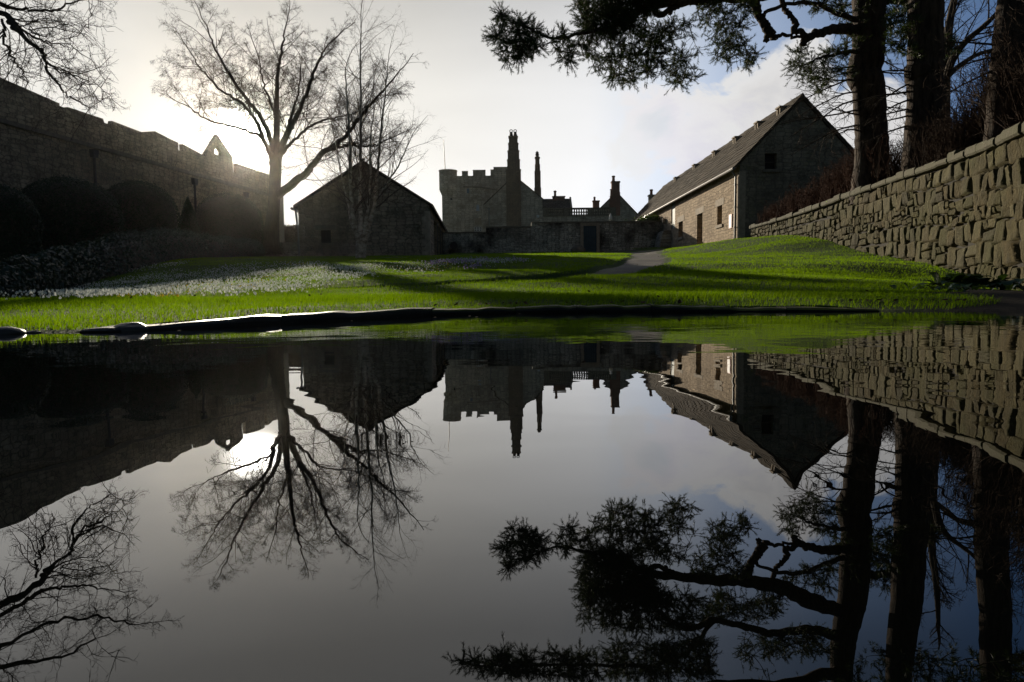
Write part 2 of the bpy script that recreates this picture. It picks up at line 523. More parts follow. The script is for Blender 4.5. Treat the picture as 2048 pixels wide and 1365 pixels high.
PATH = [(-2.2, 7.4, 0.10), (-1.3, 8.0, 0.3), (-0.2, 9.2, 0.55), (1.26, 11.0, 0.8), (2.2, 13.2, 1.0), (3.1, 16.0, 1.15),
        (4.6, 23, 1.35), (6.4, 33, 1.9), (8.0, 42, 2.9), (7.2, 47, 3.0), (6.6, 51.0, 1.6)]

def polyspline(pts, n=12):
    """Catmull-Rom through points"""
    P = np.array(pts, float)
    P = np.vstack([2 * P[0] - P[1], P, 2 * P[-1] - P[-2]])
    out = []
    for i in range(1, len(P) - 2):
        a, b, c, d = P[i - 1], P[i], P[i + 1], P[i + 2]
        for t in np.linspace(0, 1, n, endpoint=False):
            out.append(0.5 * ((2 * b) + (c - a) * t + (2 * a - 5 * b + 4 * c - d) * t * t + (3 * b - 3 * c + d - a) * t ** 3))
    out.append(P[-2])
    return np.array(out)

PC = polyspline(PATH, 8)

def path_dist(x, y):
    x = np.asarray(x, float)
    y = np.asarray(y, float)
    best = np.full(np.broadcast(x, y).shape, 99.0)
    for i in range(0, len(PC)):
        d = np.hypot(x - PC[i, 0], y - PC[i, 1]) - PC[i, 2] * 0.5
        best = np.minimum(best, d)
    return best

def gz0(x, y):
    x = np.asarray(x, float)
    y = np.asarray(y, float)
    z = np.interp(y, PY, PZ)
    z = z + 0.65 * smooth01((x - 6.0) / 4.5) * smooth01((y - 15) / 12) * (1 - 0.6 * smooth01((y - 28) / 14)) * (1 - smooth01((y - 60) / 30))
    z = z - 0.24 * smooth01((x - 4) / 3) * (1 - smooth01((y - 9) / 6)) * smooth01((y - 4) / 3)
    z = z - 0.36 * smooth01((-x - 3) / 5) * (1 - smooth01((y - 13) / 12)) * smooth01((y - 5) / 4)
    z = z + 0.10 * (vnoise(x, y, 0.45) - 0.5) * smooth01((y - 5) / 6) + 0.03 * (vnoise(x + 9, y, 1.7) - 0.5) * smooth01((y - 4) / 4)
    z = z - 0.030 * smooth01((x + 1.6) / 0.2) * (1 - smooth01((x - 1.5) / 0.3)) * (1 - smooth01((y - edge_y(x) - 0.25) / 0.7)) * (y < 6)
    shore = smooth01((x - 1.55) / 0.25)
    z = z - (z - 0.006) * shore * (1 - smooth01((y - edge_y(x)) / 0.9)) * (x < 9)
    # the left end of the bank slopes down to the water
    z = z - 0.046 * (1 - smooth01((x + 1.42) / 0.30)) * (1 - smooth01((y - 2.0) / 2.4))
    return np.where((y < 6) & (y > -9), np.maximum(z, 0.005), z)

def gz(x, y):
    return gz0(x, y) - 0.13 * (1 - smooth01((path_dist(x, y) + 0.10) / 0.22)) * (1 - 0.6 * smooth01((np.asarray(y, float) - 11) / 4)) * smooth01((np.asarray(y, float) - 3.4) / 2)

def in_pond(x, y):
    return (y < edge_y(x)) & (x > -3.6) & (x < 4.6) & (y > -9)

def ground_hit(px, py, y0=2.2, y1=70.0, n=900, lift=0.0):
    """where sight lines of photo pixels meet the lawn"""
    px = np.atleast_1d(np.asarray(px, float))
    py = np.atleast_1d(np.asarray(py, float))
    M = np.array(cam_rot)
    d = np.stack([(px - 1024) / F, (682.5 - py) / F, -np.ones_like(px)], 1) @ M.T
    d = d / d[:, 1:2]
    res = np.full((len(px), 3), np.nan)
    done = np.zeros(len(px), bool)
    for Y in np.geomspace(y0, y1, n):
        x = d[:, 0] * Y
        z = CAM.z + d[:, 2] * Y
        g = gz0(x, np.full_like(x, Y))
        hit = (~done) & (z <= g + lift)
        res[hit] = np.stack([x, np.full_like(x, Y), g], 1)[hit]
        done |= hit
    return res[done]

def tensor(lo, hi, dense_lo, dense_hi, step, growth=1.16):
    a = list(np.arange(dense_lo, dense_hi + 1e-6, step))
    s = step
    while a[-1] < hi:
        s *= growth
        a.append(a[-1] + s)
    s = step
    while a[0] > lo:
        s *= growth
        a.insert(0, a[0] - s)
    return np.array(a)

gx = tensor(-500, 500, -6, 8, 0.11)
gy = tensor(-400, 700, 1.2, 17, 0.09)
GX, GY = np.meshgrid(gx, gy)
GZ = gz(GX, GY)
OPEN = (GX > 1.70) | (GX < -1.22)
GZ = np.where(in_pond(GX, GY - np.where(OPEN, 0.0, 0.07)), np.where(OPEN, np.maximum(-0.45, -0.16 * (edge_y(GX) - GY) - 0.002), -0.45), GZ)
nx, ny = len(gx), len(gy)
ii = (np.arange(ny - 1)[:, None] * nx + np.arange(nx - 1)[None, :]).ravel()
Q = np.stack([ii, ii + 1, ii + nx + 1, ii + nx], 1)
m, t, b, _ = new_mat('turf and soil')
tc = t.n('ShaderNodeTexCoord')
n1 = t.noise(tc.outputs['Object'], 0.8, 6, 0.6)
n2 = t.noise(tc.outputs['Object'], 14, 5, 0.7)
c = t.mix(t.ramp(n1.outputs[0], [(0.35, 0.0), (0.7, 1.0)]), (0.038, 0.085, 0.005, 1), (0.075, 0.135, 0.008, 1))
c = t.mix(t.math('MULTIPLY', n2.outputs[0], 0.7), c, (0.028, 0.03, 0.012, 1))
# bare mud under the big wall and on the shore
sp = t.n('ShaderNodeSeparateXYZ', {0: tc.outputs['Object']})
mud = t.math('MULTIPLY', t.ramp(t.math('ADD', t.math('MULTIPLY_ADD', n1.outputs[0], 0.12, 0.42), t.math('SUBTRACT', t.math('MULTIPLY', sp.outputs[0], 0.1), t.math('MULTIPLY', sp.outputs[1], 0.06))), [(0.44, 0.0), (0.50, 1.0)]),
             t.ramp(t.math('MULTIPLY', sp.outputs[1], 0.1), [(0.70, 1.0), (0.98, 0.0)]))
c = t.mix(mud, c, (0.035, 0.028, 0.02, 1))
t.set(b, 'Base Color', c)
t.set(b, 'Roughness', 0.95)
t.set(b, 'Specular IOR Level', 0.15)
bump(t, b, n2.outputs[0], 0.7, 0.05)
g = np_mesh('ground', np.stack([GX, GY, GZ], -1).reshape(-1, 3), Q, m, None, True)
tag(g, kind='structure')

# water
m, t, b, _ = new_mat('still pond water')
tc = t.n('ShaderNodeTexCoord')
t.set(b, 'Base Color', (0.0022, 0.0026, 0.0022, 1))
t.set(b, 'Roughness', 0.0)
t.set(b, 'IOR', 1.9)
v = t.vmath('MULTIPLY', tc.outputs['Object'], (1.0, 1.0, 1.0))
r1 = t.noise(v, 5.0, 2, 0.45, 0.3)
r2 = t.noise(t.vmath('MULTIPLY', v, (3.0, 9.0, 1.0)), 3.0, 2, 0.4)
sp = t.n('ShaderNodeSeparateXYZ', {0: tc.outputs['Object']})
far = t.ramp(t.math('MULTIPLY', sp.outputs[1], 0.2), [(0.12, 0.12), (0.42, 1.0)])
h = t.math('ADD', r1.outputs[0], t.math('MULTIPLY', t.math('MULTIPLY', r2.outputs[0], far), 0.22))
bump(t, b, h, 0.095, 0.010)
wm = MB()
wx = np.linspace(-3.55, 4.55, 60)
top = [(x, edge_y(x) + 0.06) for x in wx]
i0 = 0
for k in range(len(wx) - 1):
    wm.quad((wx[k], -8.95, 0), (wx[k + 1], -8.95, 0), (wx[k + 1], top[k + 1][1], 0), (wx[k], top[k][1], 0))
tag(wm.build('water', m), kind='structure')

# path
m, t, b, _ = new_mat('worn tarmac path')
tc = t.n('ShaderNodeTexCoord')
n1 = t.noise(tc.outputs['Object'], 1.1, 6, 0.65)
n2 = t.noise(tc.outputs['Object'], 30, 4, 0.7)
c = t.mix(n2.outputs[0], (0.032, 0.023, 0.016, 1), (0.10, 0.075, 0.053, 1))
c = t.mix(t.math('MULTIPLY', t.ramp(n1.outputs[0], [(0.50, 0.0), (0.66, 1.0)]), 0.8), c, (0.12, 0.12, 0.025, 1))
t.set(b, 'Base Color', c)
t.set(b, 'Roughness', 0.8)
bump(t, b, n2.outputs[0], 0.5, 0.02)
pm = MB()
T = np.gradient(PC[:, :2], axis=0)
T /= np.linalg.norm(T, axis=1)[:, None]
NP = np.stack([T[:, 1], -T[:, 0]], 1)
rows = []
for k in range(len(PC)):
    row = []
    for s in np.linspace(-0.5, 0.5, 7):
        wob = 0.12 * (vnoise(PC[k, 1] * 1.3 + 40 * s, 3.0) - 0.5)
        x, y = PC[k, 0] + NP[k, 0] * s * (PC[k, 2] + wob), PC[k, 1] + NP[k, 1] * s * (PC[k, 2] + wob)
        row.append((x, y, float(gz(x, y)) + 0.012 - 0.03 * (2 * abs(s)) ** 6))
    rows.append(row)
for a, c_ in zip(rows, rows[1:]):
    for k in range(6):
        pm.quad(a[k], a[k + 1], c_[k + 1], c_[k])
tag(pm.build('path', m, None, True), kind='structure')

# ------------------------------------------------------------------ stone pond edging
m, t, b, _ = new_mat('wet mossy coping')
tc = t.n('ShaderNodeTexCoord')
geo = t.n('ShaderNodeNewGeometry')
n1 = t.noise(tc.outputs['Object'], 6, 6, 0.65)
nz = t.n('ShaderNodeSeparateXYZ', {0: geo.outputs['Normal']})
sp = t.n('ShaderNodeSeparateXYZ', {0: tc.outputs['Object']})
c = t.mix(n1.outputs[0], (0.012, 0.011, 0.009, 1), (0.05, 0.045, 0.036, 1))
mossy = t.math('MULTIPLY', t.ramp(nz.outputs[2], [(0.35, 0.0), (0.7, 1.0)]), t.ramp(t.math('MULTIPLY_ADD', sp.outputs[0], 0.25, 0.5), [(0.22, 0.0), (0.36, 1.0)]))
c = t.mix(t.math('MULTIPLY', mossy, t.ramp(n1.outputs[0], [(0.3, 0.35), (0.6, 1.0)])), c, (0.12, 0.12, 0.015, 1))
t.set(b, 'Base Color', c)
wet = t.ramp(t.math('MULTIPLY_ADD', sp.outputs[0], 0.5, 0.6), [(0.30, 1.0), (0.46, 0.0)])
t.set(b, 'Roughness', t.math('MULTIPLY_ADD', wet, -0.24, 0.72))
t.set(b, 'Specular IOR Level', t.math('MULTIPLY_ADD', wet, 0.25, 0.2))
bump(t, b, n1.outputs[0], 0.6, 0.02)
M_COPING = m
xs = np.arange(-1.30, 2.15, 0.045)
P = []
root = empty('pond_edging', (0.3, 3.8, 0), 'low dark stone edging along the far side of the pond', 'pond edging')
cuts = [-1.30, -0.88, -0.40, 0.02, 0.36, 0.75, 1.05, 1.40, 1.80]
for k in range(len(cuts) - 1):
    mb = MB()
    xs = np.linspace(cuts[k] + 0.002, cuts[k + 1] - 0.002, 44)
    prof_prev = None
    for j, x in enumerate(xs):
        e = float(edge_y(x)) - 0.045 + 0.04 * (float(vnoise(x, 7, 3.0)) - 0.5) + 0.02 * (float(vnoise(x, 17, 14.0)) - 0.5)
        topz = 0.026 + 0.012 * (float(vnoise(x, 2, 4.0)) - 0.5) + 0.010 * (float(vnoise(x, 22, 16.0)) - 0.5) + 0.004 * (k % 2)
        topz *= min(1.0, 0.35 + (x + 1.30) / 0.5) * min(1.0, 0.30 + (1.80 - x) / 1.0)
        lip = 0.014 * (float(vnoise(x, 5, 9.0)) - 0.5)
        prof = [(e + 0.02, -0.5), (e + 0.015, -0.01), (e + lip, 0.4 * topz), (e + 0.004 + lip, topz - 0.008), (e + 0.016, topz), (e + 0.14, topz + 0.004), (e + 0.30, topz - 0.004), (e + 0.31, -0.5)]
        ring = [(x, y, z) for y, z in prof]
        if prof_prev:
            for q in range(len(ring) - 1):
                mb.quad(prof_prev[q], ring[q], ring[q + 1], prof_prev[q + 1])
        else:
            i = len(mb.v)
            mb.v += ring
            mb.f.append(tuple(range(i, i + len(ring))))
        prof_prev = ring
    i = len(mb.v)
    mb.v += prof_prev
    mb.f.append(tuple(range(i + len(prof_prev) - 1, i - 1, -1)))
    mb.build('coping_stone', M_COPING, root, False)

def rock(name, loc, size, mat, label, cat, seed=0, group=None, flat=0.0):
    n, mseg = 14, 22
    V, Fc = [], []
    for i in range(n + 1):
        th = math.pi * i / n
        for j in range(mseg):
            ph = 2 * math.pi * j / mseg
            d = Vector((math.sin(th) * math.cos(ph), math.sin(th) * math.sin(ph), math.cos(th)))
            r = 1 + 0.30 * (float(vnoise(d.x * 1.6 + seed * 3.1 + 20, d.y * 1.6 + d.z * 1.3 + 20)) - 0.5) + 0.12 * (float(vnoise(d.x * 5 + seed + 30, d.y * 5 + d.z * 4 + 30)) - 0.5)
            r *= 0.86 + 0.14 * max(abs(d.x), abs(d.y), abs(d.z))
            V.append((loc[0] + d.x * size[0] * r, loc[1] + d.y * size[1] * r, loc[2] + d.z * size[2] * r))
    for i in range(n):
        for j in range(mseg):
            a, c = i * mseg + j, i * mseg + (j + 1) % mseg
            Fc.append((a, c, c + mseg, a + mseg))
    o = np_mesh(name, V, Fc, mat, None, True)
    return tag(o, label, cat, group)

p = at(8, 655, 2.0)
rock('shore_stone', (p.x - 0.02, 2.02, 0.002), (0.055, 0.05, 0.020), M_COPING, 'dark rounded stone at the water edge, left end of the shore', 'stone', 1)
p = at(78, 661, 2.1)
rock('shore_stone', (p.x, 2.06, 0.0), (0.04, 0.012, 0.006), M_COPING, 'small flat wet stone just breaking the water', 'stone', 4)
p = at(262, 650, 2.15)
rock('shore_stone', (p.x, 2.14, 0.002), (0.058, 0.05, 0.024), M_COPING, 'grey end boulder where the stone pond edging begins', 'stone', 3)
p = at(1157, 500, 48.6)
rock('boulder', (p.x, 48.6, float(gz(p.x, 48.6)) + 0.12), (0.50, 0.4, 0.38), M_BOULDER, 'rounded brown boulder beside the dark door in the garden wall', 'boulder', 6)

# ------------------------------------------------------------------ castle curtain wall, left
def cwx(Y):
    return -28.47 + 0.16667 * Y

def cwhit(px):
    d = ray(px, 168 + 0.334 * px)
    k = -28.47 / (d.x - 0.16667 * d.y)
    return CAM + d * k

def cwY(px):
    return cwhit(px).y

CT = (cwhit(0).z + cwhit(300).z + cwhit(545).z) / 3
yaw = math.atan2(0.16667, 1.0)
root = empty('castle_wall', (cwx(40), 40, 2.4), 'tall dark castle wall with battlements running back along the left', 'castle wall')
A = Vector((cwx(2), 2, 0))
TD = Vector((0.16667, 1, 0)).normalized()
ND = Vector((TD.y, -TD.x, 0))       # towards the lawn

def cw(s, z, d):
    q = A + TD * s - ND * d
    return (q.x, q.y, z)

def s_of(px):
    Y = cwY(px)
    return (Y - 2) / TD.y

L = s_of(562)
mb = MB()
mb.prism([(0, 0), (L, 0), (L, CT - 1.75), (0, CT - 1.75)], 0, 1.6, cw)
# plinth
mb.prism([(0, 0), (L + 0.1, 0), (L + 0.1, 4.0), (0, 4.0)], -0.12, -0.001, cw)
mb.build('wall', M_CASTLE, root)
mb = MB()
mb.prism([(0, CT - 1.80), (L, CT - 1.80), (L, CT - 1.60), (0, CT - 1.60)], -0.16, 1.65, cw)
mb.build('string_course', M_DARKST, root)
mb = MB()
s358, s367 = s_of(358), s_of(367)
s415, s467, s473, s513, s518 = s_of(412), s_of(468), s_of(474), s_of(513), s_of(518)
# parapet outline with steps and crenels
out = [(0, CT - 1.597), (0, CT + 0.35), (s_of(4), CT + 0.30), (s_of(121), CT + 0.02), (s_of(121), CT - 0.1), (s_of(138), CT - 0.13), (s_of(138), CT - 0.02), (s_of(208), CT - 0.02),
       (s_of(210), CT - 0.22), (s_of(224), CT - 0.22), (s_of(226), CT + 0.03), (s_of(285), CT - 0.05), (s_of(312), CT + 0.28), (s_of(340), CT + 0.12), (s358, CT + 0.05), (s358, CT - 0.42), (s367, CT - 0.42), (s367, CT + 0.06),
       (s415, CT - 0.25), (s415, CT - 0.1), (s_of(438), CT + 1.55), (s_of(467), CT + 0.35), (s_of(467), CT - 0.75), (s473, CT - 0.75), (s473, CT - 0.02), (s513, CT - 0.05),
       (s513, CT - 0.85), (s518, CT - 0.85), (s518, CT - 0.05), (L, CT - 0.02), (L, CT - 1.597)]
hs0, hs1 = s_of(430.5), s_of(444.5)
hole = [(hs0, CT + 0.12), (hs0, CT + 0.42), ((hs0 + hs1) / 2, CT + 0.78), (hs1, CT + 0.42), (hs1, CT + 0.12)]
mb.panel(out, [hole], 0.25, lambda u, v, d: cw(u, v, d + 0.05))
mb.panel(out, [hole], -0.001, lambda u, v, d: cw(u, v, d + 0.30))
for k in range(len(out)):
    a, c = out[k], out[(k + 1) % len(out)]
    mb.quad(cw(*a, 0.05), cw(*c, 0.05), cw(*c, 0.30), cw(*a, 0.30))
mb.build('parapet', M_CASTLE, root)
for px, za in ((180, CT - 1.9), (383, CT - 2.0), (487, CT - 2.0)):
    mb = MB()
    s = s_of(px)
    mb.tube([cw(s, za, -0.12), cw(s, za - 3.0, -0.12), cw(s, 2.0, -0.12)], 0.075, 8)
    mb.prism([(s - 0.2, za), (s + 0.2, za), (s + 0.14, za - 0.4), (s - 0.14, za - 0.4)], -0.26, -0.005, cw)
    mb.build('drainpipe', M_IRON, root)

# ------------------------------------------------------------------ clipped yews, ivy hedge
def leaf_cloud(C, N, size, aspect=0.6, jit=0.7):
    """small quads at centres C roughly facing N"""
    n = len(C)
    N = N + rng.normal(0, jit, (n, 3))
    N /= np.linalg.norm(N, axis=1)[:, None]
    U = np.cross(N, rng.normal(0, 1, (n, 3)))
    U /= np.linalg.norm(U, axis=1)[:, None]
    Vv = np.cross(N, U)
    s = (size * rng.uniform(0.6, 1.3, n))[:, None]
    V = np.stack([C - U * s, C - Vv * s * aspect, C + U * s, C + Vv * s * aspect], 1).reshape(-1, 3)
    q = np.arange(n * 4).reshape(-1, 4)
    return V, q

def topiary(px, topy, wpx, Y, label, shape='dome', n=9000):
    n = int(n * 1.7)
    X = (px - 1024) / F * Y
    zb = float(gz(X, Y)) - 0.1
    zt = at(px, topy, Y).z
    r, h = wpx / 2 / F * Y, zt - zb
    root = empty('yew_topiary', (X, Y, zb), label, 'yew bush', 'clipped yews under the castle wall')
    u = rng.random(n)
    th = rng.random(n) * 2 * np.pi

    def prof(u):
        if shape == 'dome':
            rr = np.where(u < 0.5, 1.0 - 0.06 * (0.5 - u) * 2, np.sqrt(np.clip(1 - ((u - 0.5) / 0.5) ** 2.3, 0, 1)))
        else:
            rr = np.clip(1 - u, 0, 1) ** 0.72
        return rr * r

    # body
    mb = MB()
    us = np.linspace(0, 1, 18)
    mb.lathe([(float(prof(np.array(a))) * 0.95 + 0.001, zb + a * h * 0.97) for a in us], X, Y, 22)
    mb.build('stems', M_TIMBER, root, True)
    lump = 1 + 0.05 * (vnoise(th * 2.2 + px, u * 4) - 0.5) + 0.022 * rng.normal(0, 0.6, n)
    rr = prof(u) * lump
    C = np.stack([X + rr * np.cos(th), Y + rr * np.sin(th), zb + u * h * (1 + 0.015 * rng.normal(0, 1, n))], 1)
    N = np.stack([np.cos(th), np.sin(th), 0.2 + u], 1)
    V, q = leaf_cloud(C, N, 0.045, 0.5, 0.55)
    np_mesh('foliage', V, q, M_YEW, root)

topiary(10, 372, 140, 23, 'dark clipped yew cut off by the left edge of the photo')
topiary(150, 358, 185, 28, 'broadest rounded yew dome, second from the left edge', 'dome', 14000)
topiary(288, 364, 145, 33, 'rounded yew dome between the broadest dome and the small cone', 'dome', 11000)
topiary(386, 398, 64, 37, 'small pointed yew cone between two rounded domes', 'cone', 5000)
topiary(465, 388, 130, 42, 'rounded yew dome nearest the big bare tree trunk', 'dome', 10000)

HED = [(-160, 7.5, 0.50), (0, 10, 0.50), (100, 13, 0.62), (200, 17, 0.80), (350, 25, 1.0), (470, 34, 0.95), (520, 38, 0.85)]
root = None
pts = polyspline([((c - 1024) / F * d, d, hh) for c, d, hh in HED], 10)
root = empty('ivy_hedge', (pts[20][0], pts[20][1], float(gz(pts[20][0], pts[20][1]))), 'low ivy covered bank of glossy leaves below the clipped yews', 'ivy hedge')
seg = rng.integers(0, len(pts) - 1, 42000)
f = rng.random(42000)
Pm = pts[seg] * (1 - f)[:, None] + pts[seg + 1] * f[:, None]
Td = np.gradient(pts[:, :2], axis=0)
Td /= np.linalg.norm(Td, axis=1)[:, None]
Nd = np.stack([Td[:, 1], -Td[:, 0]], 1)[seg]
ph = rng.uniform(-0.05, np.pi * 0.85, 42000)
rad = Pm[:, 2] * (1 + 0.35 * (vnoise(Pm[:, 0] * 1.3, Pm[:, 1] * 1.3) - 0.5) + rng.normal(0, 0.04, 42000))
offs = rad * 0.62 * np.cos(ph) - 0.1
hz = rad * np.clip(np.sin(ph), 0, 1) ** 0.7
C = np.stack([Pm[:, 0] + Nd[:, 0] * offs, Pm[:, 1] + Nd[:, 1] * offs, gz(Pm[:, 0], Pm[:, 1]) + hz], 1)
N = np.stack([Nd[:, 0] * np.cos(ph), Nd[:, 1] * np.cos(ph), np.sin(ph)], 1)
V, q = leaf_cloud(C, N, 0.036, 0.75, 0.55)
np_mesh('foliage', V, q, M_IVY, root)
mb = MB()
prev = None
for k in range(len(pts)):
    x, y, hh = pts[k]
    nn = np.array([Td[k][1], -Td[k][0]])
    z = float(gz(x, y))
    ring = []
    for a in np.linspace(-0.3, math.pi + 0.3, 9):
        o_ = hh * 0.55 * math.cos(a) - 0.1
        ring.append((x + nn[0] * o_, y + nn[1] * o_, z + hh * 0.86 * math.sin(a)))
    if prev:
        for j in range(8):
            mb.quad(prev[j], ring[j], ring[j + 1], prev[j + 1])
    prev = ring
mb.build('stems', M_TIMBER, root, True)

# ------------------------------------------------------------------ buildings
def gable_house(front_fn, w2, zb, ze, zr, length):
    pass

def flat_fn(Y):
    return lambda u, v, d: (u, Y + d, v)

# -- outhouse with a gable towards the pond
hy = 37.5
hx0, hx1 = at(602, 500, hy).x, at(860, 500, hy).x
hze, hzr = at(600, 414, hy).z, at(731, 330, hy).z
hzb = 1.9
hroot = empty('outhouse', ((hx0 + hx1) / 2, hy, 2.45), 'dark stone outhouse with a plain gable standing behind the birch', 'outhouse')
HR = Matrix.Translation((hx1, hy, 0)) @ Matrix.Rotation(R(2.4), 4, 'Z') @ Matrix.Translation((-hx1, -hy, 0))

def hf(u, v, d):
    return tuple(HR @ Vector((u, hy + d, v)))

def hs(u, v, d):      # right-hand side wall: u runs back
    return tuple(HR @ Vector((hx1 - d, hy + u, v)))

hxm = (hx0 + hx1) / 2
wx0, wx1 = at(643, 480, hy).x, at(664, 480, hy).x
wz0, wz1 = at(650, 487, hy).z, at(650, 461, hy).z
mb = MB()
hole = [(wx0, wz0), (wx1, wz0), (wx1, wz1), (wx0, wz1)]
mb.panel([(hx0, hzb), (hx1, hzb), (hx1, hze), (hxm, hzr), (hx0, hze)], [hole], 0.3, hf)
HL = 15.5
mb.quad(hf(hx0, hzb, 0), hf(hx0, hze, 0), hf(hx0, hze, HL), hf(hx0, hzb, HL))
mb.v += [hf(hx0, hzb, HL), hf(hx1, hzb, HL), hf(hx1, hze, HL), hf(hxm, hzr, HL), hf(hx0, hze, HL)]
mb.f.append(tuple(range(len(mb.v) - 5, len(mb.v))))
bays = [[(3.4 + k * 2.9, hzb + 0.05), (5.9 + k * 2.9, hzb + 0.05), (5.9 + k * 2.9, hze - 0.35), (3.4 + k * 2.9, hze - 0.35)] for k in range(4)]
mb.panel([(0, hzb), (HL, hzb), (HL, hze), (0, hze)], bays, 2.4, hs)
mb.quad(hs(0.3, hzb, 2.4), hs(HL - 0.2, hzb, 2.4), hs(HL - 0.2, hze, 2.4), hs(0.3, hze, 2.4))
mb.build('wall', M_HUT, hroot)
for k in range(3):
    mb = MB()
    mb.prism([(5.95 + k * 2.9, hzb), (6.25 + k * 2.9, hzb), (6.25 + k * 2.9, hze - 0.3), (5.95 + k * 2.9, hze - 0.3)], -0.04, 0.2, hs)
    mb.build('post', M_TIMBER, hroot)
mb = MB()
ov, th = 0.14, 0.13
mb.prism([(hx0 - 0.22, hze - 0.12), (hxm, hzr + 0.05), (hx1 + 0.22, hze - 0.12), (hx1 + 0.22, hze + 0.03), (hxm, hzr + 0.2), (hx0 - 0.22, hze + 0.03)], -ov, HL + 0.1, hf)
mb.build('roof', M_SLATE, hroot)
mb = MB()
mb.prism([(wx0 - 0.05, wz0 - 0.12), (wx1 + 0.1, wz0 - 0.12), (wx1 + 0.1, wz0), (wx0 - 0.05, wz0)], -0.05, 0.28, hf)
sl_ = mb
mb = MB()
mb.prism([(wx0 - 0.25, wz1), (wx1 + 0.25, wz1), (wx1 + 0.25, wz1 + 0.25), (wx0 - 0.25, wz1 + 0.25)], -0.015, 0.29, hf)
mb.build('lintel', M_DARKST, hroot)
mb = MB()
mb.prism(hole, 0.22, 0.26, hf)
wf = mb.build('window', M_DARK, hroot)
sl_.build('sill', M_DARKST, wf)
mb = MB()
mb.tube([hf(hx0 - 0.12, hze - 0.15, -0.1), hf(hx0 - 0.05, hze - 0.9, -0.1), hf(hx0 + 0.02, hzb + 0.1, -0.1)], 0.055, 8)
mb.tube([hf(hx0 - 0.28, hze - 0.16, -0.25), hf(hx0 - 0.28, hze - 0.16, HL)], 0.07, 8)
mb.build('drainpipe', M_LEAD, hroot)
mb = MB()
zig = [(hx1 + 0.015, hzb)]
for k in range(11):
    z0 = hzb + k * 0.31
    if z0 + 0.31 < hze:
        wq = 0.42 if k % 2 else 0.26
        zig += [(hx1 - wq, z0 + 0.001), (hx1 - wq, z0 + 0.309)]
zig.append((hx1 + 0.015, zig[-1][1]))
mb.prism(zig, -0.012, 0.3, hf)
mb.build('quoins', M_DRESSED, hroot)

# -- low wall and hedge in the gap beside the tree
y0 = 44.5
a, c = at(470, 500, y0), at(604, 500, y0)
zt = at(560, 485, y0).z
mb = MB()
mb.box(a.x, c.x, y0, y0 + 0.6, 1.5, zt)
o = mb.build('low_wall', M_GARDEN)
tag(o, 'low dark wall joining the castle wall to the outhouse', 'low wall')
a, c = at(557, 470, 62), at(602, 470, 62)
root = empty('clipped_hedge', ((a.x + c.x) / 2, 62, 3.0), 'square clipped brown hedge in the gap left of the outhouse', 'hedge')
zt, zb = at(580, 451, 62).z, 2.8
n = 9000
C = np.stack([rng.uniform(a.x, c.x - 0.05, n), rng.uniform(61.4, 62.8, n), rng.uniform(zb, zt, n)], 1)
V, q = leaf_cloud(C, rng.normal(0, 1, (n, 3)), 0.06, 0.6, 0.5)
np_mesh('foliage', V, q, M_DRYTWIG, root)
mb = MB()
mb.box(a.x + 0.1, c.x - 0.15, 61.6, 62.6, zb, zt - 0.12)
mb.build('stems', M_TIMBER, root)
# pale pier at the end of the castle wall
p = at(552, 430, 56.5)
mb = MB()
mb.box(p.x - 0.5, p.x + 0.42, 56.0, 57.2, 2.5, at(552, 376, 56.5).z)
mb.box(p.x - 0.6, p.x + 0.52, 55.9, 57.3, 2.5, 3.6)
o = mb.build('stone_pier', M_DRESSED)
tag(o, 'pale stone pier at the far end of the castle wall', 'pier')

# -- garden wall with door
gy0 = 50.0
root = empty('garden_wall', (at(1105, 508, gy0).x, gy0, 3.1), 'rubble garden wall with stepped top and a dark door', 'garden wall')
xa, xb, xc, xd = (at(p_, 480, gy0).x for p_ in (872, 972, 1063, 1327))
z1, z2, z3 = (at(p_, q_, gy0).z for p_, q_ in ((930, 467), (1017, 456), (1200, 446)))
dx0, dx1 = at(1167, 480, gy0).x, at(1193, 480, gy0).x
dzt, zb = at(1180, 452, gy0).z, 2.9
mb = MB()
ff = flat_fn(gy0)
mb.panel([(xa, zb), (xd, zb), (xd, z3), (xc, z3), (xc, z2), (xb, z2), (xb, z1), (xa, z1)], [[(dx0, zb + 0.1), (dx1, zb + 0.1), (dx1, dzt), (dx0, dzt)]], 0.5, ff)
for x0_, x1_, zt in ((xa, xb, z1), (xb, xc, z2), (xc, xd, z3)):
    mb.quad((x0_, gy0, zt), (x1_, gy0, zt), (x1_, gy0 + 0.55, zt), (x0_, gy0 + 0.55, zt))
    mb.quad((x0_, gy0 + 0.55, zb), (x1_, gy0 + 0.55, zb), (x1_, gy0 + 0.55, zt), (x0_, gy0 + 0.55, zt))
for x_, za_, zb_ in ((xb, z1, z2), (xc, z2, z3), (xd, zb, z3)):
    mb.quad((x_, gy0, za_), (x_, gy0, zb_), (x_, gy0 + 0.55, zb_), (x_, gy0 + 0.55, za_))
mb.build('wall', M_GARDEN, root)
mb = MB()
for x0_, x1_, zt in ((xa, xb, z1), (xb + 0.002, xc, z2), (xc + 0.002, xd, z3)):
    x = x0_
    while x < x1_ - 0.05:
        ww = min(random.uniform(0.5, 0.9), x1_ - x)
        hh = random.uniform(0.09, 0.13)
        mb.box(x + 0.006, x + ww - 0.006, gy0 - 0.07, gy0 + 0.6, zt + 0.003, zt + hh)
        x += ww
mb.build('coping', M_DARKST, root)
mb = MB()
for x0_, x1_, z0_, z1_ in ((dx0 - 0.22, dx0 - 0.003, zb, dzt + 0.22), (dx1 + 0.003, dx1 + 0.22, zb, dzt + 0.22), (dx0 - 0.003, dx1 + 0.003, dzt + 0.003, dzt + 0.22)):
    mb.box(x0_, x1_, gy0 - 0.02, gy0 + 0.4, z0_, z1_)
mb.build('door_surround', M_DRESSED, root)
mb = MB()
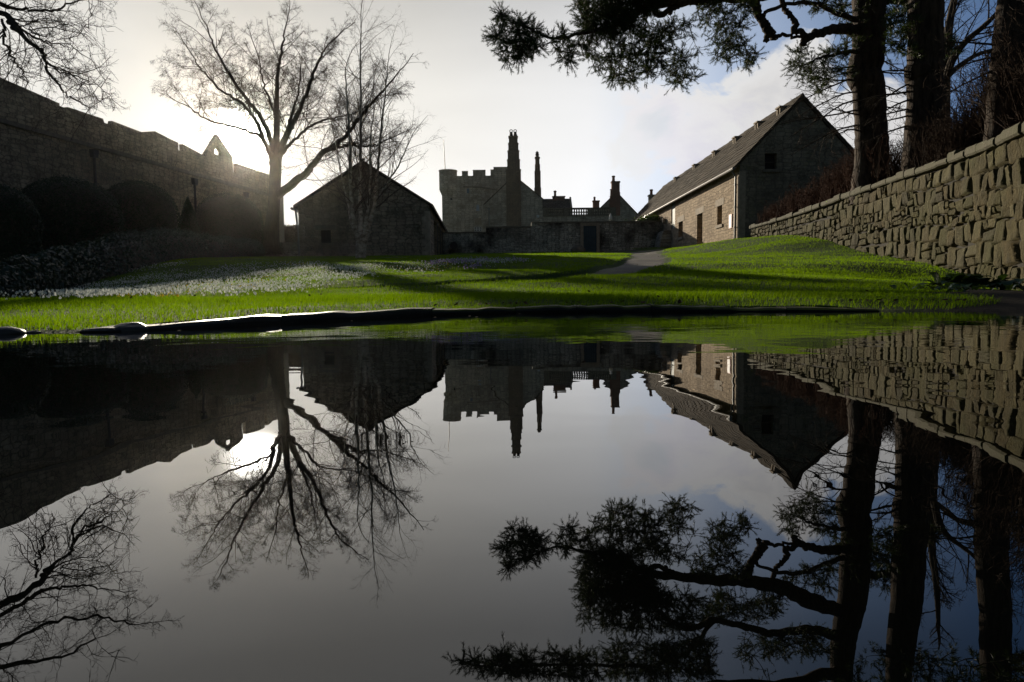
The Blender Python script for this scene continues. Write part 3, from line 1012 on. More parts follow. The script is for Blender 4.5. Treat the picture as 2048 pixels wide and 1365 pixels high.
nb = 6
for k in range(nb):
    mb.box(dx0 + (dx1 - dx0) * k / nb + 0.006, dx0 + (dx1 - dx0) * (k + 1) / nb - 0.006, gy0 + 0.13, gy0 + 0.19, zb + 0.1, dzt)
for zz in (zb + 0.6, zb + 1.2, zb + 1.95):
    mb.box(dx0 + 0.02, dx1 - 0.02, gy0 + 0.10, gy0 + 0.129, zz, zz + 0.14)
dr = mb.build('door', M_DOORT, root)
mb = MB()
mb.tube([(dx1 - 0.14, gy0 + 0.07, zb + 1.05), (dx1 - 0.14, gy0 + 0.07, zb + 1.22)], 0.02, 8)
mb.build('handle', M_IRON, dr)

# hose reel on the wall
p = at(908, 492, gy0)
root = empty('hose_reel', (p.x, gy0 - 0.25, p.z), 'dark round hose reel fixed low on the garden wall', 'hose reel')
mb = MB()
cyl = lambda r, a_, b_: mb.prism([(p.x + r * math.cos(k * math.pi / 12), p.z + r * math.sin(k * math.pi / 12)) for k in range(24)], a_, b_, lambda u, v, d: (u, gy0 - d, v))
cyl(0.27, 0.03, 0.06)
cyl(0.27, 0.36, 0.40)
cyl(0.10, 0.06, 0.36)
mb.build('drum', M_IRON, root, False)
mb = MB()
T2 = Tubes()
ang_ = np.linspace(0, 2 * np.pi * 7, 180)
T2.add(np.stack([p.x + 0.2 * np.cos(ang_), gy0 - 0.08 - 0.26 * ang_ / ang_[-1], p.z + 0.2 * np.sin(ang_)], 1), np.full(180, 0.02), 6)
T2.build('hose', M_DOORG, root)

# -- castle tower
ty = 118.0

def tX(px):
    return at(px, 430, ty).x

def tZ(py, px=950):
    return at(px, py, ty).z

root = empty('castle_tower', (tX(950), ty, 3.2), 'square battlemented castle tower with a round corner turret and flagpole', 'castle tower')
holes = []

def rect(x0, x1, ya, yb):
    return [(tX(x0), tZ(yb)), (tX(x1), tZ(yb)), (tX(x1), tZ(ya)), (tX(x0), tZ(ya))]

lanc = [(tX(952.5), tZ(422.5)), (tX(958.5), tZ(422.5)), (tX(958.5), tZ(413)), (tX(957.3), tZ(410)), (tX(955.5), tZ(408.8)), (tX(953.7), tZ(410)), (tX(952.5), tZ(413))]
sq = rect(948, 963, 454, 463)
slit = rect(934, 939, 377, 387)
eye = rect(901, 905, 396, 400)
mb = MB()
tx0, tx1 = tX(884.5), tX(1040)
ft = flat_fn(ty)
mb.panel([(tx0, 2.5), (tx1, 2.5), (tx1, tZ(352)), (tx0, tZ(352))], [lanc, sq, slit, eye], 0.35, ft)
mb.box(tx0 + 0.3, tx1, ty + 0.36, ty + 8, 2.5, tZ(353))
mb.quad((tx0, ty, 2.5), (tx0, ty, tZ(352)), (tx0 + 0.3, ty + 8, tZ(352)), (tx0 + 0.3, ty + 8, 2.5))
mb.build('wall', M_TOWER, root)
mb = MB()
for x0_, x1_, yt in ((925, 937, 343.5), (947, 972, 341.5), (982, 988, 341), (988.1, 1040, 336)):
    mb = MB()
    mb.box(tX(x0_), tX(x1_), ty, ty + 0.55, tZ(352) - 0.002, tZ(yt))
    mb.box(tX(x0_) - 0.02, tX(x1_) + 0.02, ty - 0.03, ty + 0.58, tZ(yt) + 0.002, tZ(yt) + 0.1)
    mb.build('merlon', M_TOWER, root)
for x0_, x1_ in ((890, 905), (915, 930), (945, 960), (970, 1000)):
    mb = MB()
    mb.box(tX(x0_), tX(x1_), ty + 7.4, ty + 7.95, tZ(352) - 0.002, tZ(345))
    mb.build('merlon', M_TOWER, root)
mb = MB()
rx = (tX(915) - tX(878)) / 2
cx, cy = (tX(915) + tX(878)) / 2, ty + rx * 0.55
zt, zc = tZ(341), tZ(378)
mb.lathe([(rx * 0.72, tZ(389)), (rx * 0.80, tZ(386)), (rx * 0.82, tZ(383.5)), (rx * 0.90, tZ(383)), (rx * 0.92, tZ(380)), (rx * 0.98, zc), (rx * 0.98, zt), (rx * 1.02, zt + 0.01), (rx * 1.02, zt + 0.12), (rx * 0.7, zt + 0.14), (0.01, zt + 0.14)], cx, cy, 26)
mb.build('turret', M_TOWER, root)
mb = MB()
mb.prism([(tX(927), tZ(374.8)), (tX(960), tZ(376)), (tX(994), tZ(382)), (tX(994), tZ(380.4)), (tX(960), tZ(374.3)), (tX(927), tZ(373.2))], -0.28, -0.002, ft)
mb.build('drip_ledge', M_DARKST, root)
mb = MB()
mb.tube([(tX(890.5), ty + 1.2, zt), (tX(889.5), ty + 1.2, tZ(310)), (tX(888.5), ty + 1.2, tZ(276))], [0.09, 0.07, 0.05], 6)
mb.build('flagpole', M_LEAD, root)
for hole, nm in ((lanc, 'window'), (sq, 'window'), (slit, 'window'), (eye, 'window')):
    mb = MB()
    mb.prism(hole, 0.26, 0.30, ft)
    if hole is eye:
        mb.build('loophole', M_DARK, root)
        continue
    wnd = mb.build('window', plain('window glass %d' % len(MATS), (0.40, 0.46, 0.54) if hole is lanc else (0.16, 0.2, 0.24) if hole is slit else (0.03, 0.035, 0.04), 0.12, 0.15, 3, 0.0, 0.0, 0.6), root)  # pale panes: sky reflection put into the glass colour
    if hole is sq:
        mb = MB()
        x0_, x1_, z0_, z1_ = tX(948), tX(963), tZ(463), tZ(454)
        for k in range(4):
            xx = x0_ + (x1_ - x0_) * k / 3
            mb.box(xx - 0.07, xx + 0.07, ty + 0.2, ty + 0.25, z0_, z1_)
        for zz in (z0_ + 0.03, (z0_ + z1_) / 2, z1_ - 0.03):
            mb.box(x0_, x1_, ty + 0.205, ty + 0.245, zz - 0.07, zz + 0.07)
        mb.build('frame', M_WHITE, wnd)
mb = MB()
mb.prism(rect(949, 962.5, 437, 450), -0.04, -0.002, ft)
mb.prism(rect(951, 960.5, 439, 448), -0.07, -0.041, ft)
mb.build('carved_panel', M_DRESSED, root)

# -- gabled house with the great stepped chimney
hy2 = 105.0

def gX(px):
    return at(px, 430, hy2).x

def gZ(py, px=1025):
    return at(px, py, hy2).z

root = empty('gabled_house', (gX(1025), hy2, 3.2), 'stone gabled house with the tallest stepped chimney on its gable', 'house')
fh = flat_fn(hy2)
apx, apy = 1029, 353
mb = MB()
outl = [(gX(966), 2.8), (gX(1085), 2.8), (gX(1085), gZ(399)), (gX(apx), gZ(apy)), (gX(970), gZ(409)), (gX(966), gZ(409))]
mb.panel(outl, [rect2 for rect2 in ([(gX(1007), gZ(391.5)), (gX(1009), gZ(391.5)), (gX(1009), gZ(386)), (gX(1007), gZ(386))],)], 0.3, fh)
mb.quad((gX(966), hy2, 2.8), (gX(966), hy2, gZ(409)), (gX(966), hy2 + 6, gZ(409)), (gX(966), hy2 + 6, 2.8))
mb.quad((gX(1085), hy2, 2.8), (gX(1085), hy2, gZ(399)), (gX(1085), hy2 + 6, gZ(399)), (gX(1085), hy2 + 6, 2.8))
mb.build('wall', M_HOUSE, root)
mb = MB()
mb.prism([(gX(967), gZ(411)), (gX(apx), gZ(apy)), (gX(1087), gZ(401)), (gX(1087), gZ(398.5)), (gX(apx), gZ(apy - 2.5)), (gX(967), gZ(408.5))], -0.06, 6.0, fh)
mb.build('roof', M_SLATE, root)
mb = MB()
steps = [(1013, 1042.5, 470, 340), (1015.5, 1040.8, 340, 320), (1016.6, 1039.5, 320, 302), (1018, 1038, 302, 287), (1019.2, 1036.6, 287, 276)]
for k, (x0_, x1_, ya, yb) in enumerate(steps):
    mb.box(gX(x0_), gX(x1_), hy2 - 0.35 + 0.04 * k, hy2 + 0.75 - 0.04 * k, gZ(ya) + (0.002 if k else 0), gZ(yb))
    if k < 4:
        mb.box(gX(x0_) - 0.04, gX(x1_) + 0.04, hy2 - 0.39 + 0.04 * k, hy2 + 0.79 - 0.04 * k, gZ(yb) - 0.12, gZ(yb) + 0.001)
mb.box(gX(1018.3), gX(1037.5), hy2 - 0.3, hy2 + 0.7, gZ(276) + 0.002, gZ(273))
ch = mb.build('chimney', masonry('tall chimney stone', (0.15, 0.105, 0.07), (0.25, 0.18, 0.12), (0.13, 0.10, 0.07), 0.45, 0.2, 'x', 0.08, 0.6), root)
for px in (1024, 1032):
    mb = MB()
    x_, z_ = gX(px), gZ(273)
    s_ = 0.076
    mb.lathe([(4 * s_, z_), (3.6 * s_, z_ + 4 * s_), (2.6 * s_, z_ + 5 * s_), (3.2 * s_, z_ + 7 * s_), (2.4 * s_, z_ + 8 * s_), (2.2 * s_, z_ + 9 * s_), (0.01, z_ + 9 * s_)], x_, hy2 + 0.2, 12)
    ring = [(x_ + 3 * s_ * math.cos(a_), hy2 + 0.2, z_ + 10.6 * s_ + 2.6 * s_ * math.sin(a_)) for a_ in np.linspace(-0.5 * math.pi, 1.5 * math.pi, 15)]
    mb.tube(ring, 0.06, 6)
    mb.build('chimney_pot', M_IRON, ch)
mb = MB()
mb.tube([(gX(978), hy2 - 0.1, gZ(417)), (gX(978), hy2 - 0.1, gZ(440)), (gX(978.5), hy2 - 0.1, gZ(470))], 0.095, 8)
mb.box(gX(975), gX(981), hy2 - 0.2, hy2 - 0.003, gZ(419), gZ(416))
mb.build('drainpipe', M_LEAD, root)
mb = MB()
mb.lathe([(0.010, gZ(437)), (0.175, gZ(436.5)), (0.210, gZ(434)), (0.175, gZ(431.5)), (0.010, gZ(431))], gX(1075.5), hy2 - 0.13, 12)
mb.build('alarm_box', M_WHITE, root)

# -- rear range with the second tall chimney and a slate roof
ry = 109.0
rX = lambda px: at(px, 430, ry).x
rZ = lambda py: at(1110, py, ry).z
root = empty('slate_roofed_range', (rX(1110), ry, 3.2), 'low stone range with a dark slate roof right of the gabled house', 'house')
mb = MB()
mb.box(rX(1060), rX(1143), ry, ry + 4, 2.8, rZ(417))
mb.v += [(rX(1143), ry, rZ(417)), (rX(1143), ry + 4, rZ(417)), (rX(1143), ry + 2, rZ(397))]
mb.f.append((len(mb.v) - 3, len(mb.v) - 2, len(mb.v) - 1))
mb.build('wall', M_HOUSE, root)
mb = MB()
rs = lambda u, v, d: (d, u, v)
mb.prism([(ry - 0.15, rZ(419)), (ry + 2, rZ(396.5)), (ry + 4.15, rZ(419)), (ry + 4.15, rZ(417)), (ry + 2, rZ(394.5)), (ry - 0.15, rZ(417))], rX(1060), rX(1141), rs)
mb.build('roof', M_SLATEX, root)
mb = MB()
mb.prism([(ry - 0.2, rZ(418)), (ry + 2, rZ(394)), (ry + 4.2, rZ(418)), (ry + 4.2, rZ(414.5)), (ry + 2, rZ(391)), (ry - 0.2, rZ(414.5))], rX(1141) + 0.003, rX(1144.5), rs)
mb.build('gable_coping', M_DRESSED, root)
mb = MB()
for k, (x0_, x1_, ya, yb) in enumerate([(1069.3, 1082.8, 430, 375), (1070, 1082, 375, 341), (1070.8, 1081, 341, 328), (1071.6, 1080, 328, 316)]):
    mb.box(rX(x0_), rX(x1_), ry + 0.2 + 0.03 * k, ry + 0.9 - 0.03 * k, rZ(ya) + (0.002 if k else 0), rZ(yb))
mb.box(rX(1070.6), rX(1081), ry + 0.2, ry + 0.9, rZ(316) + 0.002, rZ(313.3))
ch = mb.build('chimney', MATS['tall chimney stone'], root)
mb = MB()
mb.lathe([(0.298, rZ(313.3)), (0.245, rZ(310)), (0.350, rZ(308.5)), (0.228, rZ(306.5)), (0.280, rZ(304)), (0.193, rZ(303)), (0.010, rZ(303))], rX(1075.6), ry + 0.55, 10)
for k in range(4):
    a_ = k * math.pi / 2 + 0.4
    mb.box(rX(1075.6) + 0.12 * math.cos(a_) - 0.03, rX(1075.6) + 0.12 * math.cos(a_) + 0.03, ry + 0.52 + 0.12 * math.sin(a_), ry + 0.58 + 0.12 * math.sin(a_), rZ(304.2), rZ(301))
mb.build('chimney_pot', M_IRON, ch)
mb = MB()
mb.box(rX(1107), rX(1131.5), ry + 1.6, ry + 2.4, rZ(400), rZ(391.5))
mb.box(rX(1106), rX(1132.5), ry + 1.5, ry + 2.5, rZ(391.5) + 0.002, rZ(389.8))
ch = mb.build('ridge_stack', M_BRICKC, root)
mb = MB()
mb.lathe([(0.210, rZ(389.8)), (0.175, rZ(382)), (0.245, rZ(381)), (0.245, rZ(379)), (0.158, rZ(378)), (0.010, rZ(378))], rX(1112), ry + 2, 12)
mb.build('chimney_pot', M_POT, ch)

# -- balustraded terrace wall
by = 90.0
bX = lambda px: at(px, 430, by).x
bZ = lambda py: at(1155, py, by).z
root = empty('balustrade', (bX(1155), by, 3.2), 'stone terrace wall with pierced balustrade above the garden wall', 'balustrade')
mb = MB()
mb.box(bX(1086), bX(1232), by, by + 0.5, 2.8, bZ(433))
mb.build('wall', M_HOUSE, root)
mb = MB()
mb.box(bX(1086), bX(1232), by - 0.08, by + 0.4, bZ(433) + 0.002, bZ(430.5))
mb.build('plinth', M_DARKST, root)
mb = MB()
mb.box(bX(1086), bX(1232), by - 0.1, by + 0.42, bZ(418.5) + 0.002, bZ(416))
mb.build('rail', M_DARKST, root)
for x0_, x1_ in ((1086, 1096), (1128.5, 1137), (1175, 1185), (1221, 1232)):
    mb = MB()
    mb.box(bX(x0_), bX(x1_), by - 0.05, by + 0.36, bZ(430.5) + 0.002, bZ(418.5))
    mb.build('pier', M_DARKST, root)
bb = MB()
zz0, zz1 = bZ(430.5), bZ(418.5)
bb.lathe([(0.14, zz0), (0.14, zz0 + 0.1), (0.08, zz0 + 0.16), (0.16, zz0 + 0.34), (0.07, zz1 - 0.13), (0.14, zz1 - 0.07), (0.14, zz1)], 0, 0, 8)
bal0 = None
for x0_, x1_ in ((1096, 1128.5), (1137, 1175), (1185, 1221)):
    nb = 8
    for k in range(nb):
        x_ = bX(x0_) + (bX(x1_) - bX(x0_)) * (k + 0.5) / nb
        if bal0 is None:
            bal0 = bb.build('baluster', M_DARKST, root, True)
            o = bal0
        else:
            o = bal0.copy()
            COL.objects.link(o)
            o.parent = root
            o.matrix_parent_inverse = root.matrix_basis.inverted()
        o.location = (x_, by + 0.15, 0)
p = at(1221, 437, 60)
root = empty('lantern_post', (p.x, 60, 3.2), 'pale lamp standing above the garden wall before the balustrade', 'lamp')
mb = MB()
mb.tube([(p.x, 60, 3.0), (p.x, 60, at(1221, 440, 60).z)], 0.05, 8)
mb.build('post', M_LEAD, root)
mb = MB()
z0_, z1_ = at(1221, 440, 60).z, at(1221, 427, 60).z
mb.lathe([(0.10, z0_), (0.16, z0_ + 0.05), (0.12, z0_ + 0.3), (0.03, z1_), (0.01, z1_)], p.x, 60, 8)
mb.build('lamp_head', M_WHITE, root)

# -- gabled cottage to the right
cy2 = 111.0
cX = lambda px: at(px, 430, cy2).x
cZ = lambda py: at(1235, py, cy2).z
fc = flat_fn(cy2)
root = empty('gabled_cottage', (cX(1232), cy2, 3.2), 'small gabled cottage with red brick chimney beside the long barn', 'cottage')
mb = MB()
mb.panel([(cX(1185), 2.8), (cX(1276), 2.8), (cX(1276), cZ(431)), (cX(1233), cZ(386)), (cX(1200), cZ(418)), (cX(1185), cZ(418))], [], 0.1, fc)
mb.quad((cX(1185), cy2, 2.8), (cX(1185), cy2, cZ(418)), (cX(1185), cy2 + 5, cZ(418)), (cX(1185), cy2 + 5, 2.8))
mb.build('wall', M_HOUSE, root)
mb = MB()
mb.prism([(cX(1198), cZ(420)), (cX(1233), cZ(386)), (cX(1277), cZ(433)), (cX(1277), cZ(430)), (cX(1233), cZ(383.5)), (cX(1198), cZ(417.5))], -0.08, 5, fc)
mb.build('roof', M_SLATE, root)
mb = MB()
mb.box(cX(1222.5), cX(1240), cy2 - 0.2, cy2 + 0.7, cZ(432), cZ(385))
mb.box(cX(1223.3), cX(1239.2), cy2 - 0.16, cy2 + 0.66, cZ(385) + 0.002, cZ(366))
mb.box(cX(1222.3), cX(1240.2), cy2 - 0.22, cy2 + 0.72, cZ(366) + 0.002, cZ(363))
ch = mb.build('chimney', M_BRICKC, root)
mb = MB()
mb.lathe([(0.263, cZ(363)), (0.210, cZ(355)), (0.280, cZ(354)), (0.280, cZ(352)), (0.193, cZ(351.5)), (0.010, cZ(351.5))], cX(1227.3), cy2 + 0.25, 12)
mb.build('chimney_pot', M_POT, ch)
mb = MB()
mb.box(cX(1219), cX(1223.5), cy2 - 0.5, cy2 - 0.202, cZ(420), cZ(393))
ch = mb.build('side_stack', M_BRICKC, root)
mb = MB()
mb.lathe([(0.210, cZ(393)), (0.175, cZ(382)), (0.228, cZ(381)), (0.228, cZ(379.5)), (0.010, cZ(379.5))], cX(1222), cy2 - 0.35, 12)
mb.build('chimney_pot', M_POT, ch)
mb = MB()
mb.box(cX(1189), cX(1202), cy2 + 2, cy2 + 2.6, cZ(420), cZ(400))
mb.box(cX(1188), cX(1203), cy2 + 1.95, cy2 + 2.65, cZ(400) + 0.002, cZ(397.5))
ch = mb.build('rear_stack', M_BRICKC, root)
mb = MB()
mb.lathe([(0.175, cZ(397.5)), (0.158, cZ(393)), (0.210, cZ(392)), (0.140, cZ(389.5)), (0.010, cZ(389.5))], cX(1192.5), cy2 + 2.3, 10)
mb.build('chimney_pot', M_POT, ch)

# -- long barn
oy = 34.0
ox0 = at(1478, 450, oy).x
ox1 = at(1722, 450, oy).x
oxm = (ox0 + ox1) / 2
oze = at(1478, 329, oy).z
ozr = at(1600, 199, oy).z
ozb = 2.3
OL = 29.0
BR = Matrix.Translation((ox0, oy, 0)) @ Matrix.Rotation(R(0.9), 4, 'Z') @ Matrix.Translation((-ox0, -oy, 0))

def bf(u, v, d):
    return tuple(BR @ Vector((u, oy + d, v)))

def bs(u, v, d):      # long side: u runs back
    return tuple(BR @ Vector((ox0 + d, oy + u, v)))

def side_u(px):       # photo column -> distance along the side wall
    best, bu = 1e9, 0
    for u in np.linspace(0.0, OL, 600):
        q = Vector(bs(u, 4.5, 0))
        l_ = cam_rot.transposed() @ (q - CAM)
        x = 1024 + F * l_.x / -l_.z
        if abs(x - px) < best:
            best, bu = abs(x - px), u
    return bu

def side_z(u, px, py):
    q = Vector(bs(u, 4.5, 0))
    return at(px, py, q.y).z

root = empty('long_barn', (oxm, oy, 2.6), 'long sandstone barn with a stone slate roof on the right', 'barn')

def opening(xa_, xb_, ya, yb):
    ua, ub = side_u(xb_), side_u(xa_)
    um = (ua + ub) / 2
    xm = (xa_ + xb_) / 2
    return ua, ub, side_z(um, xm, yb), side_z(um, xm, ya)

OW = opening(1434.5, 1444, 412, 450)
OD = opening(1394, 1405, 428, 497)
OS = opening(1357, 1365.5, 444, 475)
OH = opening(1342.5, 1350, 404, 458)
q4 = lambda o_: [(o_[0], o_[2]), (o_[1], o_[2]), (o_[1], o_[3]), (o_[0], o_[3])]
gwx0, gwx1 = at(1530, 320, oy).x, at(1554, 320, oy).x
gwz0, gwz1 = at(1540, 339, oy).z, at(1540, 307, oy).z
gh = [(gwx0, gwz0), (gwx1, gwz0), (gwx1, gwz1), (gwx0, gwz1)]
mb = MB()
mb.panel([(0, ozb), (OL, ozb), (OL, oze), (0, oze)], [q4(OW), q4(OD), q4(OS), q4(OH)], 0.45, bs)
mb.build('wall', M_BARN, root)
mb = MB()
mb.panel([(ox0, ozb), (ox1, ozb), (ox1, oze), (oxm, ozr), (ox0, oze)], [gh], 0.4, bf)
mb.quad(bf(ox1, ozb, 0), bf(ox1, oze, 0), bf(ox1, oze, OL), bf(ox1, ozb, OL))
mb.v += [bf(ox0, ozb, OL), bf(ox1, ozb, OL), bf(ox1, oze, OL), bf(oxm, ozr, OL), bf(ox0, oze, OL)]
mb.f.append(tuple(range(len(mb.v) - 5, len(mb.v))))
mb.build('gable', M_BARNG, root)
mb = MB()
mb.prism([(ox0 - 0.25, oze - 0.22), (oxm, ozr + 0.04), (ox1 + 0.25, oze - 0.22), (ox1 + 0.25, oze - 0.08), (oxm, ozr + 0.2), (ox0 - 0.25, oze - 0.08)], -0.10, OL + 0.1, bf)
# courses of overlapping stone slates on both slopes
for sgn in (1, -1):
    ex, ez = (ox0 - 0.25 if sgn > 0 else ox1 + 0.25), oze - 0.08
    rx_, rz_ = oxm, ozr + 0.2
    sl_len = math.hypot(rx_ - ex, rz_ - ez)
    ux, uz = (rx_ - ex) / sl_len, (rz_ - ez) / sl_len
    nx_, nz_ = -uz * sgn, ux * sgn
    nx_, nz_ = (nx_, nz_) if nz_ > 0 else (-nx_, -nz_)
    tpos, gauge = -0.05, 0.44
    while tpos < sl_len - 0.12:
        t1_ = min(sl_len - 0.02, tpos + gauge + 0.07)
        d0_ = -0.14
        while d0_ < OL + 0.05:
            wd_ = random.uniform(0.35, 0.85)
            lo_, up_ = 0.032 + random.uniform(-0.012, 0.016), 0.010
            j_ = random.uniform(-0.07, 0.05)
            A0 = (ex + ux * (tpos + j_), ez + uz * (tpos + j_))
            A1 = (ex + ux * t1_, ez + uz * t1_)
            mb.prism([(A0[0] + nx_ * 0.003, A0[1] + nz_ * 0.003), (A1[0] + nx_ * 0.003, A1[1] + nz_ * 0.003), (A1[0] + nx_ * up_, A1[1] + nz_ * up_), (A0[0] + nx_ * lo_, A0[1] + nz_ * lo_)], d0_ + 0.006, min(d0_ + wd_, OL + 0.1), bf)
            d0_ += wd_
        tpos += gauge
        gauge *= 0.965
# ridge stones
for k in range(int(OL / 0.9)):
    mb.prism([(oxm - 0.2, ozr + 0.02), (oxm, ozr + 0.30 + 0.012 * (k % 3)), (oxm + 0.2, ozr + 0.02)], k * 0.9 + 0.01 - 0.1, k * 0.9 + 0.88 - 0.1, bf)
mb.build('roof', M_STONESLATE, root)
for px in (1560, 1515, 1470, 1428, 1388, 1350):
    best, bu = 1e9, 0
    for u in np.linspace(0.0, OL, 500):
        l_ = cam_rot.transposed() @ (Vector(bf(oxm - 0.55, ozr - 0.5, u)) - CAM)
        x = 1024 + F * l_.x / -l_.z
        if abs(x - px) < best:
            best, bu = abs(x - px), u
    mb = MB()
    x_ = oxm - 0.42
    mb.prism([(x_ - 0.12, ozr - 0.62), (x_ + 0.2, ozr - 0.3), (x_ + 0.2, ozr - 0.03), (x_ - 0.12, ozr - 0.03)], bu, bu + 0.12, bf)
    mb.prism([(x_ - 0.12, ozr - 0.62), (x_ + 0.2, ozr - 0.3), (x_ + 0.2, ozr - 0.03), (x_ - 0.12, ozr - 0.03)], bu + 0.34, bu + 0.46, bf)
    mb.prism([(x_ - 0.18, ozr - 0.027), (x_ + 0.26, ozr - 0.027), (x_ + 0.26, ozr + 0.05), (x_ - 0.18, ozr + 0.05)], bu - 0.05, bu + 0.51, bf)
    mb.build('roof_vent', M_DRESSED, root)
mb = MB()
mb.tube([bs(-0.1, oze - 0.22, -0.33), bs(OL, oze - 0.22, -0.33)], 0.075, 8)
mb.build('gutter', M_LEAD, root)
mb = MB()
mb.tube([bs(0.28, oze - 0.25, -0.33), bs(0.28, oze - 0.55, -0.10), bs(0.28, ozb, -0.10)], 0.055, 8)
for zz in (3.3, 4.3, 5.4):
    mb.tube([bs(0.28, zz, -0.10), bs(0.28, zz + 0.06, -0.10)], 0.075, 8)
mb.build('drainpipe', M_LEAD, root)
mb = MB()
for o_ in (OW, OD, OS):
    mb = MB()
    mb.prism([(o_[0] - 0.30, o_[3]), (o_[1] + 0.30, o_[3]), (o_[1] + 0.30, o_[3] + 0.36), (o_[0] - 0.30, o_[3] + 0.36)], -0.015, 0.44, bs)
    mb.build('lintel', M_DRESSED, root)
for o_ in (OW, OS):
    mb = MB()
    mb.prism([(o_[0] - 0.15, o_[2] - 0.16), (o_[1] + 0.15, o_[2] - 0.16), (o_[1] + 0.15, o_[2]), (o_[0] - 0.15, o_[2])], -0.06, 0.44, bs)
    mb.build('sill', M_DRESSED, root)
mb = MB()
zig = [(-0.012, ozb)]
for k in range(12):
    z0_ = ozb + k * 0.34
    if z0_ + 0.34 < oze - 0.3:
        uq = 0.55 if k % 2 else 0.3
        zig += [(uq, z0_ + 0.001), (uq, z0_ + 0.339)]
zig.append((-0.012, zig[-1][1]))
mb.prism(zig, -0.012, 0.3, bs)
mb.build('quoins', M_DRESSED, root)
mb = MB()
mb.prism(q4(OD), 0.30, 0.36, bs)
d_ = mb.build('door', M_DOORT, root)
mb = MB()
mb.tube([bs(OD[1] - 0.15, OD[2] + 1.0, 0.27), bs(OD[1] - 0.15, OD[2] + 1.15, 0.27)], 0.025, 8)
mb.build('handle', M_IRON, d_)
mb = MB()
mb.prism(q4(OH), 0.05, 0.10, bs)
for zz in (OH[2] + 0.25, OH[3] - 0.4):
    mb.prism([(OH[0] + 0.04, zz), (OH[1] - 0.04, zz), (OH[1] - 0.04, zz + 0.12), (OH[0] + 0.04, zz + 0.12)], 0.02, 0.048, bs)
mb.build('loft_hatch', M_DOORG, root)
for o_ in (OW, OS):
    mb = MB()
    mb.prism(q4(o_), 0.34, 0.37, bs)
    wnd = mb.build('window', plain('barn glass %d' % len(MATS), (0.03, 0.033, 0.036), 0.15, 0.2, 3, 0, 0, 0.6), root)
    mb = MB()
    um = (o_[0] + o_[1]) / 2
    for a_, c_, e_, f_ in ((o_[0], o_[0] + 0.06, o_[2], o_[3]), (o_[1] - 0.06, o_[1], o_[2], o_[3]), (um - 0.025, um + 0.025, o_[2] + 0.06, o_[3] - 0.06),
                           (o_[0] + 0.06, o_[1] - 0.06, o_[2], o_[2] + 0.06), (o_[0] + 0.06, o_[1] - 0.06, o_[3] - 0.06, o_[3])):
        mb.prism([(a_, e_), (c_, e_), (c_, f_), (a_, f_)], 0.29, 0.338, bs)
    mb.build('frame', M_LEAD, wnd)
mb = MB()
mb.prism(gh, 0.30, 0.33, bf)
wnd = mb.build('window', M_DARK, root)
mb = MB()
xm_, zm_ = (gwx0 + gwx1) / 2, (gwz0 + gwz1) / 2
mb.prism([(gwx0, zm_ - 0.03), (gwx1, zm_ - 0.03), (gwx1, zm_ + 0.03), (gwx0, zm_ + 0.03)], 0.25, 0.298, bf)
mb.build('frame', M_TIMBER, wnd)
mb = MB()
mb.prism([(gwx0 - 0.1, gwz0 - 0.14), (gwx1 + 0.15, gwz0 - 0.14), (gwx1 + 0.15, gwz0), (gwx0 - 0.1, gwz0)], -0.09, 0.39, bf)
mb.build('sill', M_DARKST, wnd)
# notice board on the barn: white panel, red edge
NU = opening(1460.5, 1464.5, 429, 457)
NU = (NU[0] - 0.02, NU[0] + 0.42, NU[2], NU[3])
nroot = empty('notice_board', bs(NU[0] + 0.2, NU[2], -0.03), 'narrow red edged white notice on the barn wall beside the drainpipe', 'notice')
mb = MB()
mb.prism([(NU[0], NU[2]), (NU[1], NU[2]), (NU[1], NU[3]), (NU[0], NU[3])], -0.035, -0.003, bs)
mb.build('board', M_RED, nroot)
mb = MB()
mb.prism([(NU[0] + 0.05, NU[2] + 0.05), (NU[1] - 0.05, NU[2] + 0.05), (NU[1] - 0.05, NU[3] - 0.10), (NU[0] + 0.05, NU[3] - 0.10)], -0.040, -0.036, bs)
mb.build('sheet', M_WHITE, nroot)
# small lamp box by the hatch
LU = side_u(1331)
p = Vector(bs(LU, side_z(LU, 1331, 443), -0.15))
mb = MB()
lz = p.z
mb.prism([(LU - 0.12, lz - 0.14), (LU + 0.12, lz - 0.14), (LU + 0.16, lz + 0.10), (LU, lz + 0.2), (LU - 0.16, lz + 0.10)], -0.22, -0.003, bs)
tag(mb.build('wall_lamp', M_DRESSED), 'small box lamp on the barn wall above the short buttress', 'wall lamp')
# low continuing roof with a chimney
lroot = empty('lower_barn', bf(oxm - 1.0, 3.0, OL + 5), 'lower slate roofed building with a chimney beyond the long barn', 'outbuilding')
mb = MB()
x0_, x1_ = ox0 + 0.2, ox1 - 0.2
mb.prism([(x0_, 2.6), (x1_, 2.6), (x1_, oze - 0.6), (oxm, ozr - 1.0), (x0_, oze - 0.6)], OL + 0.02, OL + 9, bf)
mb.build('wall', M_BARN, lroot)
mb = MB()
mb.prism([(x0_ - 0.2, oze - 0.75), (oxm, ozr - 0.99), (x1_ + 0.2, oze - 0.75), (x1_ + 0.2, oze - 0.6), (oxm, ozr - 0.82), (x0_ - 0.2, oze - 0.6)], OL + 0.12, OL + 9.1, bf)
mb.build('roof', M_SLATE, lroot)
cy3 = oy + OL + 7
p0, p1 = at(1299, 400, cy3).x, at(1312, 400, cy3).x
z0_, z1_ = at(1305, 425, cy3).z, at(1305, 392, cy3).z
mb = MB()
mb.box(p0, p1, cy3, cy3 + 0.7, z0_, z1_)
mb.box(p0 - 0.07, p1 + 0.07, cy3 - 0.06, cy3 + 0.76, z1_ + 0.002, z1_ + 0.12)
ch = mb.build('chimney', M_HOUSE, lroot)
mb = MB()
